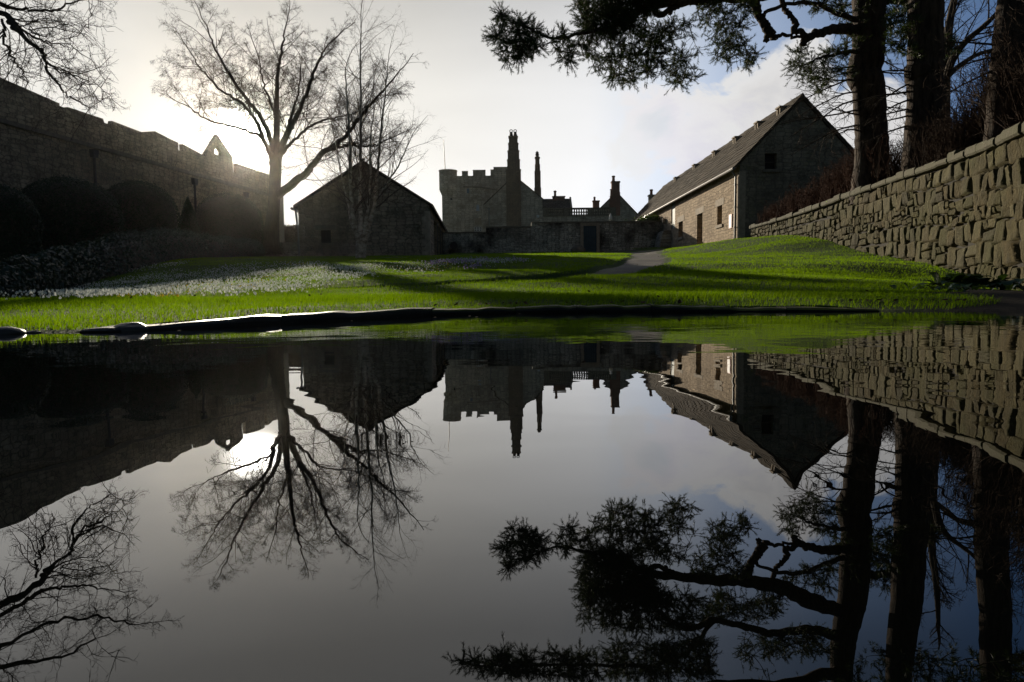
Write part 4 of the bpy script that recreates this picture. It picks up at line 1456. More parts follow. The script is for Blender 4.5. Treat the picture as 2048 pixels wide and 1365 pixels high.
mb.lathe([(0.16, z1_ + 0.12), (0.13, z1_ + 0.5), (0.17, z1_ + 0.55), (0.17, z1_ + 0.68), (0.01, z1_ + 0.68)], (p0 + p1) / 2 - 0.08, cy3 + 0.35, 12)
mb.build('chimney_pot', M_POT, ch)
# short sunlit buttress between the garden wall and the barn
a_ = at(1319, 480, 47.5)
mb = MB()
zt_ = at(1335, 461, 47.5).z
x0_, x1_ = at(1326, 480, 47.5).x, at(1352, 480, 47.5).x
mb.prism([(x0_ - 0.30, 2.8), (x1_, 2.8), (x1_, zt_), (x0_ + 0.05, zt_), (x0_ - 0.12, zt_ - 0.5)], 0, 1.9, flat_fn(47.5))
o = mb.build('buttress', masonry('buttress stone', (0.22, 0.18, 0.13), (0.46, 0.41, 0.32), (0.18, 0.15, 0.11), 0.4, 0.2, 'y', 0.12, 0.9))
tag(o, 'short sloping stone buttress between garden wall and barn', 'buttress')
# evergreen shrub on top of the garden wall next to the barn
n = 2500
p = at(1302, 438, 51.5)
C = np.stack([p.x + rng.normal(0, 0.45, n), 51.5 + rng.normal(0, 0.35, n), p.z - 0.1 + np.abs(rng.normal(0, 0.2, n)) - 0.15], 1)
V, q = leaf_cloud(C, rng.normal(0, 1, (n, 3)), 0.07, 0.6)
root = empty('evergreen_shrub', (p.x, 51.5, 3.2), 'green shrub peeping over the garden wall beside the barn', 'shrub')
np_mesh('foliage', V, q, M_DOCK, root)
T2 = Tubes()
for k in range(6):
    T2.add([(p.x + 0.005 * k, 51.5, 3.1), (p.x + 0.2 * k - 0.5, 51.5, p.z)], [0.04, 0.02], 5)
T2.build('stems', M_TIMBER, root)

# ------------------------------------------------------------------ dry stone wall, right
WPTS = [(5.2, -3.0, 1.95), (5.25, 2.0, 2.0), (5.55, 5.5, 2.12), (6.75, 9.0, 2.27), (8.05, 12.5, 2.56), (9.57, 18.0, 2.93), (10.75, 26.0, 3.10), (11.38, 32.6, 3.24)]
WP = polyspline(WPTS, 30)
seglen = np.r_[0, np.cumsum(np.linalg.norm(np.diff(WP[:, :2], axis=0), axis=1))]
WLEN = seglen[-1]
WT = np.gradient(WP[:, :2], axis=0)
WT /= np.linalg.norm(WT, axis=1)[:, None]

def wp(s, z, d):
    """s along, z absolute, d out of the face towards the pond"""
    x = np.interp(s, seglen, WP[:, 0])
    y = np.interp(s, seglen, WP[:, 1])
    tx = np.interp(s, seglen, WT[:, 0])
    ty_ = np.interp(s, seglen, WT[:, 1])
    return np.stack([x - ty_ * d, y + tx * d, z + 0 * x], -1)

def wtop(s):
    return np.interp(s, seglen, WP[:, 2])

def wbot(s):
    return gz0(np.interp(s, seglen, WP[:, 0]), np.interp(s, seglen, WP[:, 1])) - 0.25

m, t, b, _ = new_mat('dry stone')
tc = t.n('ShaderNodeTexCoord')
geo = t.n('ShaderNodeNewGeometry')
n1 = t.noise(tc.outputs['Object'], 5, 7, 0.65)
n2 = t.noise(tc.outputs['Object'], 0.9, 5, 0.6)
n3 = t.noise(tc.outputs['Object'], 24, 5, 0.7)
c = t.ramp(geo.outputs['Random Per Island'], [(0.0, (0.067, 0.052, 0.016)), (0.2, (0.107, 0.087, 0.030)), (0.45, (0.076, 0.061, 0.020)), (0.65, (0.097, 0.071, 0.023)), (0.85, (0.138, 0.120, 0.054)), (1.0, (0.050, 0.042, 0.018))])
c = t.mix(t.ramp(n1.outputs[0], [(0.38, 0.0), (0.7, 0.8)]), c, (0.04, 0.034, 0.013, 1))
c = t.mix(t.math('MULTIPLY', t.ramp(n2.outputs[0], [(0.45, 0.0), (0.62, 1.0)]), 0.55), c, (0.062, 0.064, 0.014, 1))
c = t.mix(t.ramp(n3.outputs[0], [(0.60, 0.0), (0.74, 0.45)]), c, (0.19, 0.17, 0.11, 1))
t.set(b, 'Base Color', c)
t.set(b, 'Roughness', 0.9)
t.set(b, 'Specular IOR Level', 0.2)
bump(t, b, t.math('ADD', n1.outputs[0], t.math('MULTIPLY', n3.outputs[0], 0.6)), 1.0, 0.06)
M_DRY = m
wroot = empty('drystone_wall', tuple(wp(np.array(14.0), np.array(0.4), np.array(0.0))), 'mossy drystone retaining wall curving up the right side', 'stone wall')
mb = MB()
ss = np.linspace(0, WLEN, 160)
for k in range(len(ss) - 1):
    s0, s1 = ss[k], ss[k + 1]
    a0, a1 = wp(s0, wbot(s0) - 0.3, -0.06), wp(s1, wbot(s1) - 0.3, -0.06)
    b0, b1 = wp(s0, wtop(s0) - 0.05, -0.06), wp(s1, wtop(s1) - 0.05, -0.06)
    c0, c1 = wp(s0, wtop(s0) - 0.05, -0.5), wp(s1, wtop(s1) - 0.05, -0.5)
    mb.quad(a0, a1, b1, b0)
    mb.quad(b0, b1, c1, c0)
a0 = [wp(WLEN, wbot(WLEN), 0.0), wp(WLEN, wtop(WLEN), 0.0), wp(WLEN, wtop(WLEN), -0.5), wp(WLEN, wbot(WLEN), -0.5)]
mb.quad(*a0)
mb.build('core', plain('dark wall core', (0.03, 0.026, 0.018), 0.95, 0.3, 4), wroot)
# stones, course by course; each a cushion-shaped block
SV, SQ, sn = [], [], 0
NG = 11
uu = np.linspace(-1, 1, NG)
U2, V2 = np.meshgrid(uu, uu)
shape = np.clip(1 - np.maximum(np.abs(U2), np.abs(V2)) ** 14, 0, 1) ** 0.32
gi = (np.arange(NG - 1)[:, None] * NG + np.arange(NG - 1)[None, :]).ravel()
gq = np.stack([gi, gi + 1, gi + NG + 1, gi + NG], 1)

def add_stone(s0, s1, z0, z1, gap=0.005):
    global sn
    sc, zc = (s0 + s1) / 2, (z0 + z1) / 2
    hs_, hz_ = max(0.02, (s1 - s0) / 2 - gap), max(0.02, (z1 - z0) / 2 - gap)
    u, v = U2.copy(), V2.copy()
    # squarish, slightly skewed outline
    k = random.uniform(0.02, 0.14)
    r2 = np.maximum(np.abs(u), np.abs(v))
    rr = np.sqrt(u * u + v * v) + 1e-6
    sq = (r2 / rr) * k + (1 - k)
    u, v = u * sq, v * sq
    cs = [random.uniform(-0.17, 0.17) for _ in range(6)]
    u2 = u + cs[0] * u * v + cs[1] * v * v * 0.7 + cs[4] * v * 0.7
    v2 = v + cs[2] * u * v + cs[3] * u * u * 0.7 + cs[5] * u * 0.6
    dep = random.uniform(0.078, 0.102)
    tilt1, tilt2 = random.uniform(-0.022, 0.022), random.uniform(-0.022, 0.022)
    d = shape * dep + 0.020 * (vnoise(U2 * 1.3 + sc * 7 + 50, V2 * 1.3 + zc * 9 + 50) - 0.5) + 0.018 * (vnoise(U2 * 3.4 + sc * 17 + 50, V2 * 3.4 + zc * 19 + 50) - 0.5) + (tilt1 * u + tilt2 * v) * shape - 0.07
    P_ = wp((sc + u2 * hs_).ravel(), (zc + v2 * hz_).ravel(), d.ravel())
    SV.append(P_)
    SQ.append(gq + sn)
    sn += NG * NG

course = 0
zrel = 0.0
DH = 3.4
# courses follow the falling wall top; t is the height below the coping
tt = 0.16
while tt < DH:
    hrow = random.choice([0.14, 0.18, 0.22, 0.27, 0.31, 0.20]) * (1.0 + 0.12 * min(2, tt))
    s = 2.0 + random.uniform(0, 0.3)
    while s < WLEN - 0.02:
        wst = random.uniform(0.65, 1.9) * hrow * 1.1 + 0.04
        wst = min(wst, 0.72)
        e = min(s + wst, WLEN)
        sc = (s + e) / 2
        wave = 0.26 * (float(vnoise(sc * 0.5, tt * 0.35 + 3)) - 0.5) + 0.09 * (float(vnoise(sc * 1.7, tt * 1.2 + 9)) - 0.5)
        ztop = float(wtop(sc)) - tt + wave * min(1, tt * 2.5)
        zbt = ztop - hrow
        if ztop > float(wbot(sc)) - 0.05:
            if hrow > 0.20 and random.random() < 0.22 + 0.5 * min(1.0, max(0.0, (sc - 22) / 10)):
                zm_ = zbt + (ztop - zbt) * random.uniform(0.35, 0.65)
                add_stone(s, e, zbt, zm_)
                if random.random() < 0.5:
                    sm_ = s + (e - s) * random.uniform(0.35, 0.65)
                    add_stone(s, sm_, zm_, ztop)
                    add_stone(sm_, e, zm_, ztop)
                else:
                    add_stone(s, e, zm_, ztop)
            elif random.random() < 0.16 and tt > 0.4:
                add_stone(s, e, zbt - hrow * 0.45, ztop + 0.02)
            else:
                add_stone(s, e, zbt + random.uniform(-0.035, 0.015), ztop + random.uniform(-0.02, 0.03))
        s = e
    tt += hrow
np_mesh('stonework', np.concatenate(SV), np.concatenate(SQ), M_DRY, wroot, True)
SV, SQ, sn = [], [], 0
mb = MB()
s = 1.8
while s < WLEN - 0.1:
    e = min(WLEN, s + random.uniform(0.38, 0.85))
    hh = random.uniform(0.10, 0.19)
    du = random.uniform(0.02, 0.07)
    n_ = 4
    for k in range(n_):
        sa, sb = s + (e - s) * k / n_ + (0.008 if k == 0 else 0), s + (e - s) * (k + 1) / n_ - (0.008 if k == n_ - 1 else 0)
        za, zb_ = float(wtop(sa)) - 0.15, float(wtop(sb)) - 0.15
        j = lambda q_: 0.015 * (float(vnoise(q_ * 5, 77)) - 0.5)
        prof = [(-0.42, 0), (0.03 + du, 0.0), (0.055 + du, 0.03), (0.055 + du, hh - 0.035), (0.03 + du, hh), (-0.42, hh)]
        A_ = [tuple(wp(sa, za + z + j(sa), d)) for d, z in prof]
        B_ = [tuple(wp(sb, zb_ + z + j(sb), d)) for d, z in prof]
        for q in range(len(prof)):
            r_ = (q + 1) % len(prof)
            mb.quad(A_[q], B_[q], B_[r_], A_[r_])
        if k == 0 or k == n_ - 1:
            E = A_ if k == 0 else B_[::-1]
            i = len(mb.v)
            mb.v += E
            mb.f.append(tuple(range(i, i + len(E))))
    s = e
m2, t, b, _ = new_mat('mossy wall top stones')
tc = t.n('ShaderNodeTexCoord')
n1 = t.noise(tc.outputs['Object'], 3.5, 7, 0.7)
n2 = t.noise(tc.outputs['Object'], 18, 5, 0.7)
c = t.mix(t.ramp(n1.outputs[0], [(0.36, 0.0), (0.62, 1.0)]), (0.065, 0.052, 0.024, 1), (0.055, 0.057, 0.013, 1))
c = t.mix(t.math('MULTIPLY', n2.outputs[0], 0.5), c, (0.12, 0.105, 0.06, 1))
t.set(b, 'Base Color', c)
t.set(b, 'Roughness', 0.9)
bump(t, b, t.math('ADD', n1.outputs[0], n2.outputs[0]), 0.8, 0.03)
mb.build('coping', m2, wroot)

# terrace behind the wall
m3, t, b, _ = new_mat('leaf litter bank')
tc = t.n('ShaderNodeTexCoord')
n1 = t.noise(tc.outputs['Object'], 2, 7, 0.7)
t.set(b, 'Base Color', t.mix(n1.outputs[0], (0.03, 0.022, 0.014, 1), (0.075, 0.06, 0.03, 1)))
t.set(b, 'Roughness', 0.95)
bump(t, b, n1.outputs[0], 0.8, 0.08)

def terr(s, d):
    return wp(np.array(s), np.array(float(wtop(s)) - 0.12 + 0.05 * min(d, 8) + 0.1 * (float(vnoise(s, d, 0.7)) - 0.5)), np.array(-d))

tb = MB()
sg = np.linspace(0, WLEN, 70)
dg = [0.42, 0.8, 1.4, 2.2, 3.4, 5, 7, 10, 15, 25, 45]
grid = [[tuple(terr(s, d)) for d in dg] for s in sg]
for k in range(len(sg) - 1):
    for j in range(len(dg) - 1):
        tb.quad(grid[k][j], grid[k][j + 1], grid[k + 1][j + 1], grid[k + 1][j])
# bank end down to the lawn level by the barn
for j in range(len(dg) - 1):
    a, c = grid[-1][j], grid[-1][j + 1]
    tb.quad(a, c, (c[0], c[1] + 1.0, 2.0), (a[0], a[1] + 0.9, 2.0))
tag(tb.build('terrace_ground', m3, None, True), kind='structure')

def terr_xy(x, y):
    """height of the terrace near a point"""
    i = int(np.argmin((WP[:, 0] - x) ** 2 + (WP[:, 1] - y) ** 2))
    d = math.hypot(WP[i, 0] - x, WP[i, 1] - y)
    return float(WP[i, 2]) - 0.12 + 0.05 * min(d, 8)

# ------------------------------------------------------------------ trees
def unit(v):
    return v / (np.linalg.norm(v) + 1e-9)

def grow(T, p, d, L, r, lev, cfg, rnd):
    """one branch and its side shoots"""
    seg = cfg['seg'][lev]
    P, D = [p], d
    step = L / seg
    for k in range(seg):
        D = unit(D + rnd.normal(0, cfg['jit'][lev], 3) + np.array([0, 0, cfg['trop'][lev]]))
        P.append(P[-1] + D * step)
    P = np.array(P)
    rr = np.linspace(r, r * cfg['tip'], seg + 1)
    T.add(P, rr, cfg['sides'][lev])
    if lev + 1 < len(cfg['seg']):
        n = rnd.poisson(cfg['kids'][lev])
        for k in range(n):
            f = rnd.uniform(cfg['from'][lev], 1.0)
            i = min(seg - 1, int(f * seg))
            q = P[i] + (P[i + 1] - P[i]) * (f * seg - i)
            tdir = unit(P[i + 1] - P[i])
            side = unit(np.cross(tdir, rnd.normal(0, 1, 3)))
            a = rnd.uniform(*cfg['ang'][lev])
            nd = unit(tdir * math.cos(a) + side * math.sin(a))
            l2 = L * cfg['ratio'][lev] * rnd.uniform(0.55, 1.15) * (1.1 - 0.5 * f)
            grow(T, q, nd, l2, max(cfg['rmin'], r * (1 - f * (1 - cfg['tip'])) * cfg['rr'][lev]), lev + 1, cfg, rnd)

def limb_path(pxs, n=6):
    """[(px, py, Y, r px)] -> smooth world polyline with radii in metres"""
    A_ = []
    for px, py, Y, rp in pxs:
        q = at(px, py, Y)
        A_.append((q.x, q.y, q.z, rp / F * Y))
    A_ = polyspline(A_, n)
    return A_[:, :3], np.maximum(A_[:, 3], 0.004)

def dress(T, P, rad, cfg, rnd, every, start=0.15, Lk=1.0, up=0.0):
    """side branches along an explicit limb"""
    cum = np.r_[0, np.cumsum(np.linalg.norm(np.diff(P, axis=0), axis=1))]
    tot = cum[-1]
    s = tot * start
    while s < tot:
        i = min(len(P) - 2, int(np.searchsorted(cum, s) - 1))
        f = (s - cum[i]) / (cum[i + 1] - cum[i] + 1e-9)
        q = P[i] * (1 - f) + P[i + 1] * f
        tdir = unit(P[i + 1] - P[i])
        side = unit(np.cross(tdir, rnd.normal(0, 1, 3)))
        a = rnd.uniform(0.5, 1.1)
        nd = unit(tdir * math.cos(a) + side * math.sin(a) + np.array([0, 0, up]))
        rr = min(rad[i] * 0.42, 0.028)
        L_ = Lk * rnd.uniform(0.6, 1.3) * (1.15 - 0.5 * s / tot)
        grow(T, q, nd, L_, max(cfg['rmin'] * 1.6, rr), 0, cfg, rnd)
        s += every * rnd.uniform(0.5, 1.5)
    # leader
    grow(T, P[-1], unit(P[-1] - P[-2]), Lk * 0.7, max(rad[-1], cfg['rmin'] * 2), 0, cfg, rnd)

# -- the big bare tree
ty0 = 43.0
rnd = np.random.default_rng(11)
base = at(543, 494, ty0)
troot = empty('bare_tree', (base.x, ty0, base.z), 'large spreading leafless tree with the low sun behind it', 'tree', None)
Tt = Tubes()
P, rd = limb_path([(538, 505, ty0, 26), (541, 485, ty0, 18), (545, 440, ty0, 13), (549, 390, ty0, 11.2), (551, 345, ty0, 11.2), (553, 312, ty0, 10)], 6)
Tt.add(P, rd, 12)
Tt.build('trunk', M_BARK, troot)
cfg = dict(seg=[7, 6, 5, 4], jit=[0.11, 0.13, 0.15, 0.16], trop=[0.03, -0.01, -0.06, -0.13], tip=0.35, sides=[5, 4, 3, 3], kids=[8, 6.5, 5.0], **{'from': [0.15, 0.1, 0.1]},
           ang=[(0.4, 1.0), (0.4, 1.1), (0.4, 1.2)], ratio=[0.58, 0.60, 0.75], rr=[0.45, 0.5, 0.55], rmin=0.0050)
limbs = [
    [(551, 395, 43, 13), (585, 368, 42.6, 11.5), (613, 346, 42, 10), (630, 325, 41.8, 8.5), (646, 306, 41.5, 8), (686, 278, 41, 6), (716, 242, 40.5, 5), (741, 209, 40, 4), (778, 169, 39.6, 2.5)],
    [(646, 306, 41.5, 5), (672, 297, 41, 4.5), (694, 291, 40.6, 4), (734, 293, 40, 3), (762, 286, 39.5, 2)],
    [(556, 318, 43, 10), (573, 271, 43.4, 8.5), (591, 238, 43.8, 7), (609, 198, 44, 5.5), (624, 157, 44.4, 4.5), (642, 113, 44.7, 3), (661, 84, 45, 1.8)],
    [(560, 312, 43, 6), (576, 293, 42.6, 5), (591, 278, 42, 4), (617, 256, 41.4, 3.5), (646, 242, 41, 3), (680, 234, 40.5, 2)],
    [(552, 316, 43, 11), (554, 256, 43, 9), (554, 205, 43.2, 7), (556, 146, 43, 5), (563, 106, 43, 3.5), (569, 66, 43, 2)],
    [(548, 318, 43, 9), (543, 285, 43.5, 8), (525, 242, 44, 6.5), (496, 201, 44.3, 5.5), (466, 161, 44.8, 4.5), (444, 124, 45, 3.5), (426, 88, 45.2, 2.5), (411, 45, 45.5, 1.6)],
    [(546, 330, 43, 9), (539, 304, 42.5, 7.5), (518, 256, 42, 5.5), (488, 209, 41.5, 4.5), (444, 183, 41, 3), (404, 140, 40.5, 2.2), (385, 112, 40, 1.5)],
    [(544, 312, 43, 6), (521, 275, 43.5, 5), (474, 256, 44, 3.5), (419, 242, 44.5, 2.6), (375, 212, 45, 1.8)],
    [(556, 300, 43, 6), (575, 262, 44, 5), (585, 225, 44.7, 4), (594, 196, 45.4, 3), (600, 160, 46, 2)],
    [(554, 240, 43.1, 4), (540, 200, 42, 3.2), (526, 165, 41, 2.5), (520, 130, 40.4, 1.8)],
]
Tb, Tw = Tubes(), Tubes()
for lp in limbs:
    P, rd = limb_path(lp, 6)
    rd = rd * 0.68
    P += rnd.normal(0, 0.03, P.shape)
    Tb = Tubes()
    Tb.add(P, rd, 8)
    Tb.build('limb', M_BARK, troot)
    dress(Tw, P, rd, cfg, rnd, 0.42, 0.22, 3.2, 0.12)
Tw.build('crown', M_TWIG, troot)

# -- multi-stemmed birch
by0 = 26.5
rnd = np.random.default_rng(5)
b0 = at(722, 526, by0)
bz = float(gz(b0.x, by0)) - 0.05
broot = empty('birch_tree', (b0.x, by0, bz), 'slender pale multi-stemmed birch in front of the outhouse gable', 'tree', None)
dz = 0
stems = [
    [(722, 530, 26.5, 8), (722, 485, 26.5, 7), (722, 440, 26.5, 5), (719, 370, 26.6, 4.2), (722, 300, 26.8, 3.4), (721, 200, 27, 2.4), (721, 100, 27, 1.5), (722, 20, 27.1, 0.8)],
    [(717, 528, 26.4, 7), (716, 480, 26.3, 5.5), (706, 430, 26, 4.5), (701, 370, 25.8, 3.6), (700, 300, 25.5, 2.8), (695, 215, 25.2, 2), (690, 140, 25, 1.2)],
    [(726, 528, 26.6, 7), (729, 490, 26.7, 6), (742, 440, 26.9, 4.8), (752, 385, 27, 4), (757, 320, 27.2, 3), (763, 250, 27.5, 2.2), (772, 175, 27.8, 1.4), (778, 110, 28, 0.8)],
    [(725, 490, 26.5, 4.5), (734, 430, 26.2, 3.6), (741, 370, 26, 2.8), (740, 300, 25.6, 2), (748, 220, 25.2, 1.2)],
    [(712, 470, 26.4, 3.2), (702, 445, 26.8, 2.6), (694, 400, 27.2, 2.2), (680, 340, 27.6, 1.6), (668, 270, 28, 1)],
    [(748, 410, 27, 3), (772, 370, 27.2, 2.4), (795, 335, 27.4, 1.8), (815, 290, 27.6, 1.2)],
]
Tk, Tw = Tubes(), Tubes()
cfgb = dict(seg=[6, 5, 4], jit=[0.10, 0.14, 0.16], trop=[0.02, -0.05, -0.10], tip=0.3, sides=[4, 3, 3], kids=[7, 5], **{'from': [0.1, 0.1]},
            ang=[(0.4, 0.9), (0.4, 1.0)], ratio=[0.55, 0.6], rr=[0.45, 0.5], rmin=0.0026)
for lp in stems:
    P, rd = limb_path(lp, 7)
    rd = rd * 0.85
    P += rnd.normal(0, 0.012, P.shape)
    Tk = Tubes()
    Tk.add(P, rd, 8)
    Tk.build('stem', M_BIRCH, broot)
    dress(Tw, P, rd, cfgb, rnd, 0.25, 0.26, 2.1, 0.22)
Tw.build('crown', M_BIRCHTWIG, broot)

# -- crowns that grow towards chosen points
def colonize(skel, targets, rnd, r0=0.012, sag=0.10):
    """skel (n,3) start points; returns polylines, each to one target from the nearest wood"""
    pts = np.array(skel, float)
    lines = []
    todo = np.array(targets, float)
    d = np.array([np.min(np.linalg.norm(pts - q, axis=1)) for q in todo])
    order = np.argsort(d)
    for k in order:
        q = todo[k]
        dd = np.linalg.norm(pts - q, axis=1)
        i = int(np.argmin(dd))
        a = pts[i]
        L_ = dd[i]
        n = max(3, int(L_ / 0.16))
        tt_ = np.linspace(0, 1, n + 1)[:, None]
        bow = unit(rnd.normal(0, 1, 3)) * L_ * 0.06
        wob = rnd.normal(0, 0.018 * min(L_, 1.2) + 0.004, (n + 1, 3))
        wob[0] = 0
        ln = a * (1 - tt_) + q * tt_ + bow * (tt_ * (1 - tt_) * 4) + np.array([0, 0, -sag * L_]) * (tt_ * (1 - tt_) * 2) + np.cumsum(wob, 0) * 0.5
        lines.append(ln)
        pts = np.vstack([pts, ln[1:]])
    return lines

def in_poly(poly, n, rnd):
    poly = np.array(poly, float)
    lo, hi = poly.min(0), poly.max(0)
    out = []
    while len(out) < n:
        q = lo + rnd.random(2) * (hi - lo)
        ins, j = False, len(poly) - 1
        for i in range(len(poly)):
            if (poly[i, 1] > q[1]) != (poly[j, 1] > q[1]) and q[0] < (poly[j, 0] - poly[i, 0]) * (q[1] - poly[i, 1]) / (poly[j, 1] - poly[i, 1]) + poly[i, 0]:
                ins = not ins
            j = i
        if ins:
            out.append(q)
    return np.array(out)

def needles(centres, axis, rnd, n=22, L_=0.13, wd=0.0065):
    """tufts: n blades fanning round each shoot tip"""
    m_ = len(centres)
    C = np.repeat(centres, n, 0)
    Ax = np.repeat(axis, n, 0)
    D = rnd.normal(0, 1, (m_ * n, 3))
    D /= np.linalg.norm(D, axis=1)[:, None]
    D = D * 0.8 + Ax * 0.95
    D /= np.linalg.norm(D, axis=1)[:, None]
    base_ = C - Ax * (rnd.random((m_ * n, 1)) * 0.14)
    Wd = np.cross(D, rnd.normal(0, 1, (m_ * n, 3)))
    Wd /= np.linalg.norm(Wd, axis=1)[:, None]
    l_ = L_ * rnd.uniform(0.65, 1.2, (m_ * n, 1))
    tip = base_ + D * l_
    V = np.stack([base_ - Wd * wd, base_ + Wd * wd, tip + Wd * wd * 0.35, tip - Wd * wd * 0.35], 1).reshape(-1, 3)
    return V, np.arange(m_ * n * 4).reshape(-1, 4)

rnd = np.random.default_rng(21)
# pine 1: the trunk right of the barn gable, with the bough that hangs over the pond
y1 = 20.0
p0 = at(1742, 360, y1)
z0 = terr_xy(p0.x, y1)
proot = empty('pine_tree', (p0.x, y1, z0), 'tall pine with a long bough reaching left over the pond', 'pine tree', 'pine trees on the bank')
Tk = Tubes()
q0 = Vector((p0.x, y1, z0 - 0.15))
A_ = [(q0.x + 0.05, y1, z0 - 0.2, 0.62), (q0.x, y1, z0 + 0.25, 0.52)]
for px, py, rp in ((1744, 300, 30.5), (1742, 230, 29.5), (1734, 170, 30), (1728, 150, 31), (1735, 110, 30.5), (1738, 50, 30), (1735, -20, 29), (1728, -80, 28), (1722, -160, 25), (1722, -260, 20), (1722, -360, 14)):
    q = at(px, py, y1)
    A_.append((q.x, y1 + rnd.normal(0, 0.03), q.z, rp / F * y1))
A_ = polyspline(A_, 7)
Tk.add(A_[:, :3], A_[:, 3] * (1 + 0.05 * rnd.normal(0, 0.6, len(A_))), 14)
trunk1 = A_[:, :3]
Tk.build('trunk', M_PINEBARK, proot)
blimbs = [
    [(1715, -80, 20, 17), (1640, -48, 19.4, 14), (1570, -20, 18.8, 12.5), (1500, -8, 18.2, 11.5), (1430, -4, 17.6, 11), (1350, 4, 17, 10), (1297, 12, 16.5, 9.5), (1262, 34, 16.2, 7.5), (1235, 52, 16, 5), (1205, 62, 15.8, 4), (1165, 66, 15.4, 3.2), (1128, 78, 15, 2.6), (1085, 72, 14.6, 2.0), (1050, 52, 14.3, 1.4), (1018, 40, 14.1, 1)],
    [(1300, 14, 16.5, 6), (1318, 30, 16.7, 6), (1345, 18, 16.9, 5), (1362, 10, 17.1, 4)],
    [(1728, 62, 20, 12), (1680, 58, 19.6, 10), (1640, 66, 19.2, 8), (1612, 78, 18.9, 7), (1606, 92, 18.8, 5)],
    [(1622, 72, 19, 4), (1590, 74, 18.8, 2.8), (1565, 70, 18.6, 3.5), (1552, 76, 18.5, 4)],
    [(1552, 76, 18.5, 5), (1538, 66, 18.4, 8.5), (1530, 52, 18.3, 9), (1522, 40, 18.3, 8), (1512, 18, 18.2, 9), (1500, -6, 18.2, 10)],
    [(1538, 66, 18.4, 7), (1533, 78, 18.4, 5.5), (1528, 82, 18.4, 3)],
    [(1612, 78, 18.9, 8), (1600, 64, 18.7, 6), (1588, 62, 18.6, 5.5), (1592, 46, 18.6, 5), (1580, 32, 18.6, 5), (1568, 16, 18.7, 5), (1560, -14, 18.8, 6)],
    [(1530, 25, 18.3, 3.5), (1570, 10, 18.6, 3.6), (1625, 8, 19, 4), (1680, 28, 19.6, 5), (1722, 42, 20, 6)],
    [(1720, -150, 20, 15), (1640, -128, 19.2, 11), (1570, -136, 18.5, 9.5), (1500, -112, 17.8, 9), (1440, -92, 17, 8), (1390, -118, 16.4, 7), (1340, -90, 16, 5.5), (1300, -60, 15.6, 4), (1250, -72, 15, 3)],
    [(1440, -92, 17, 5), (1400, -160, 16, 4.5), (1340, -190, 15, 4), (1250, -195, 14.2, 3.4), (1150, -185, 13.4, 2.8), (1050, -180, 12.8, 2.2), (960, -172, 12.4, 1.4), (900, -168, 12.2, 0.8)],
    [(1720, -230, 20, 11), (1600, -250, 18.5, 8), (1450, -240, 17, 6), (1300, -250, 15.5, 4)],
    [(1732, 110, 20, 5), (1700, 105, 19.6, 4), (1660, 112, 19.2, 3), (1625, 122, 18.9, 2), (1598, 135, 18.7, 1.2)],
    [(1742, 20, 20, 9), (1790, 0, 20.6, 7), (1840, 20, 21.2, 4), (1870, 10, 21.8, 2)],
]
Tb = Tubes()
SK = []
for lp in blimbs:
    P, rd = limb_path(lp, 6)
    P += rnd.normal(0, 0.02, P.shape) * np.minimum(1, rd / 0.05)[:, None]
    Tb = Tubes()
    Tb.add(P, rd * (1 + 0.12 * rnd.normal(0, 0.5, len(rd))), 8)
    Tb.build('limb', M_PINEBARK, proot)
    SK.append(P)
SK = np.concatenate(SK)
# foliage regions: polygon in the photo, how many shoots, distance range
regions = [
    ([(1155, -40), (1330, -60), (1310, 20), (1270, 60), (1200, 72), (1158, 60)], 430, (15.2, 17.4)),
    ([(1150, 60), (1290, 50), (1330, 95), (1300, 150), (1255, 172), (1215, 160), (1175, 125), (1150, 95)], 150, (15.2, 17.0)),
    ([(1280, 55), (1380, 40), (1400, 90), (1398, 160), (1360, 180), (1330, 150), (1300, 120)], 90, (15.4, 17.2)),
    ([(985, 5), (1010, 30), (1090, 62), (1150, 70), (1100, 92), (1060, 110), (1030, 125), (992, 128), (1005, 95), (975, 68), (1010, 60)], 100, (13.8, 15.2)),
    ([(1105, 88), (1150, 90), (1160, 130), (1120, 125)], 16, (14.6, 15.4)),
    ([(1390, 5), (1500, 5), (1515, 50), (1460, 65), (1400, 50)], 60, (16.8, 18.0)),
    ([(1425, 60), (1480, 62), (1500, 95), (1522, 110), (1500, 135), (1455, 125), (1430, 110)], 55, (16.4, 17.6)),
    ([(1585, 100), (1700, 80), (1705, 150), (1640, 190), (1590, 160), (1572, 135)], 95, (18.4, 20.2)),
    ([(1650, 10), (1830, -40), (1840, 90), (1780, 125), (1720, 120), (1690, 60)], 150, (19.2, 21.5)),
    ([(1560, -20), (1690, -30), (1690, 30), (1620, 20)], 40, (18.6, 19.8)),
    # above the picture, seen only in the pond
    ([(1150, -110), (1400, -120), (1420, -40), (1300, -20), (1150, -30)], 260, (14.6, 17.2)),
    ([(870, -160), (1000, -200), (1200, -215), (1190, -160), (1000, -150)], 130, (12.2, 14.0)),
    ([(1200, -220), (1450, -220), (1430, -140), (1220, -140)], 190, (13.6, 16.5)),
    ([(1400, -100), (1560, -90), (1600, -30), (1440, -30)], 130, (17, 19)),
    ([(1480, -200), (1700, -190), (1690, -120), (1520, -140)], 120, (17.5, 20)),
    ([(1250, -330), (1750, -420), (1780, -250), (1300, -240)], 240, (15, 21)),
]
tg = []
for poly, n, (ya, yb) in regions:
    for q in in_poly(poly, n, rnd):
        v = at(q[0], q[1], rnd.uniform(ya, yb))
        tg.append((v.x, v.y, v.z))
lines = colonize(np.vstack([SK, trunk1[30:]]), tg, rnd)
Tw = Tubes()
CC, AX = [], []
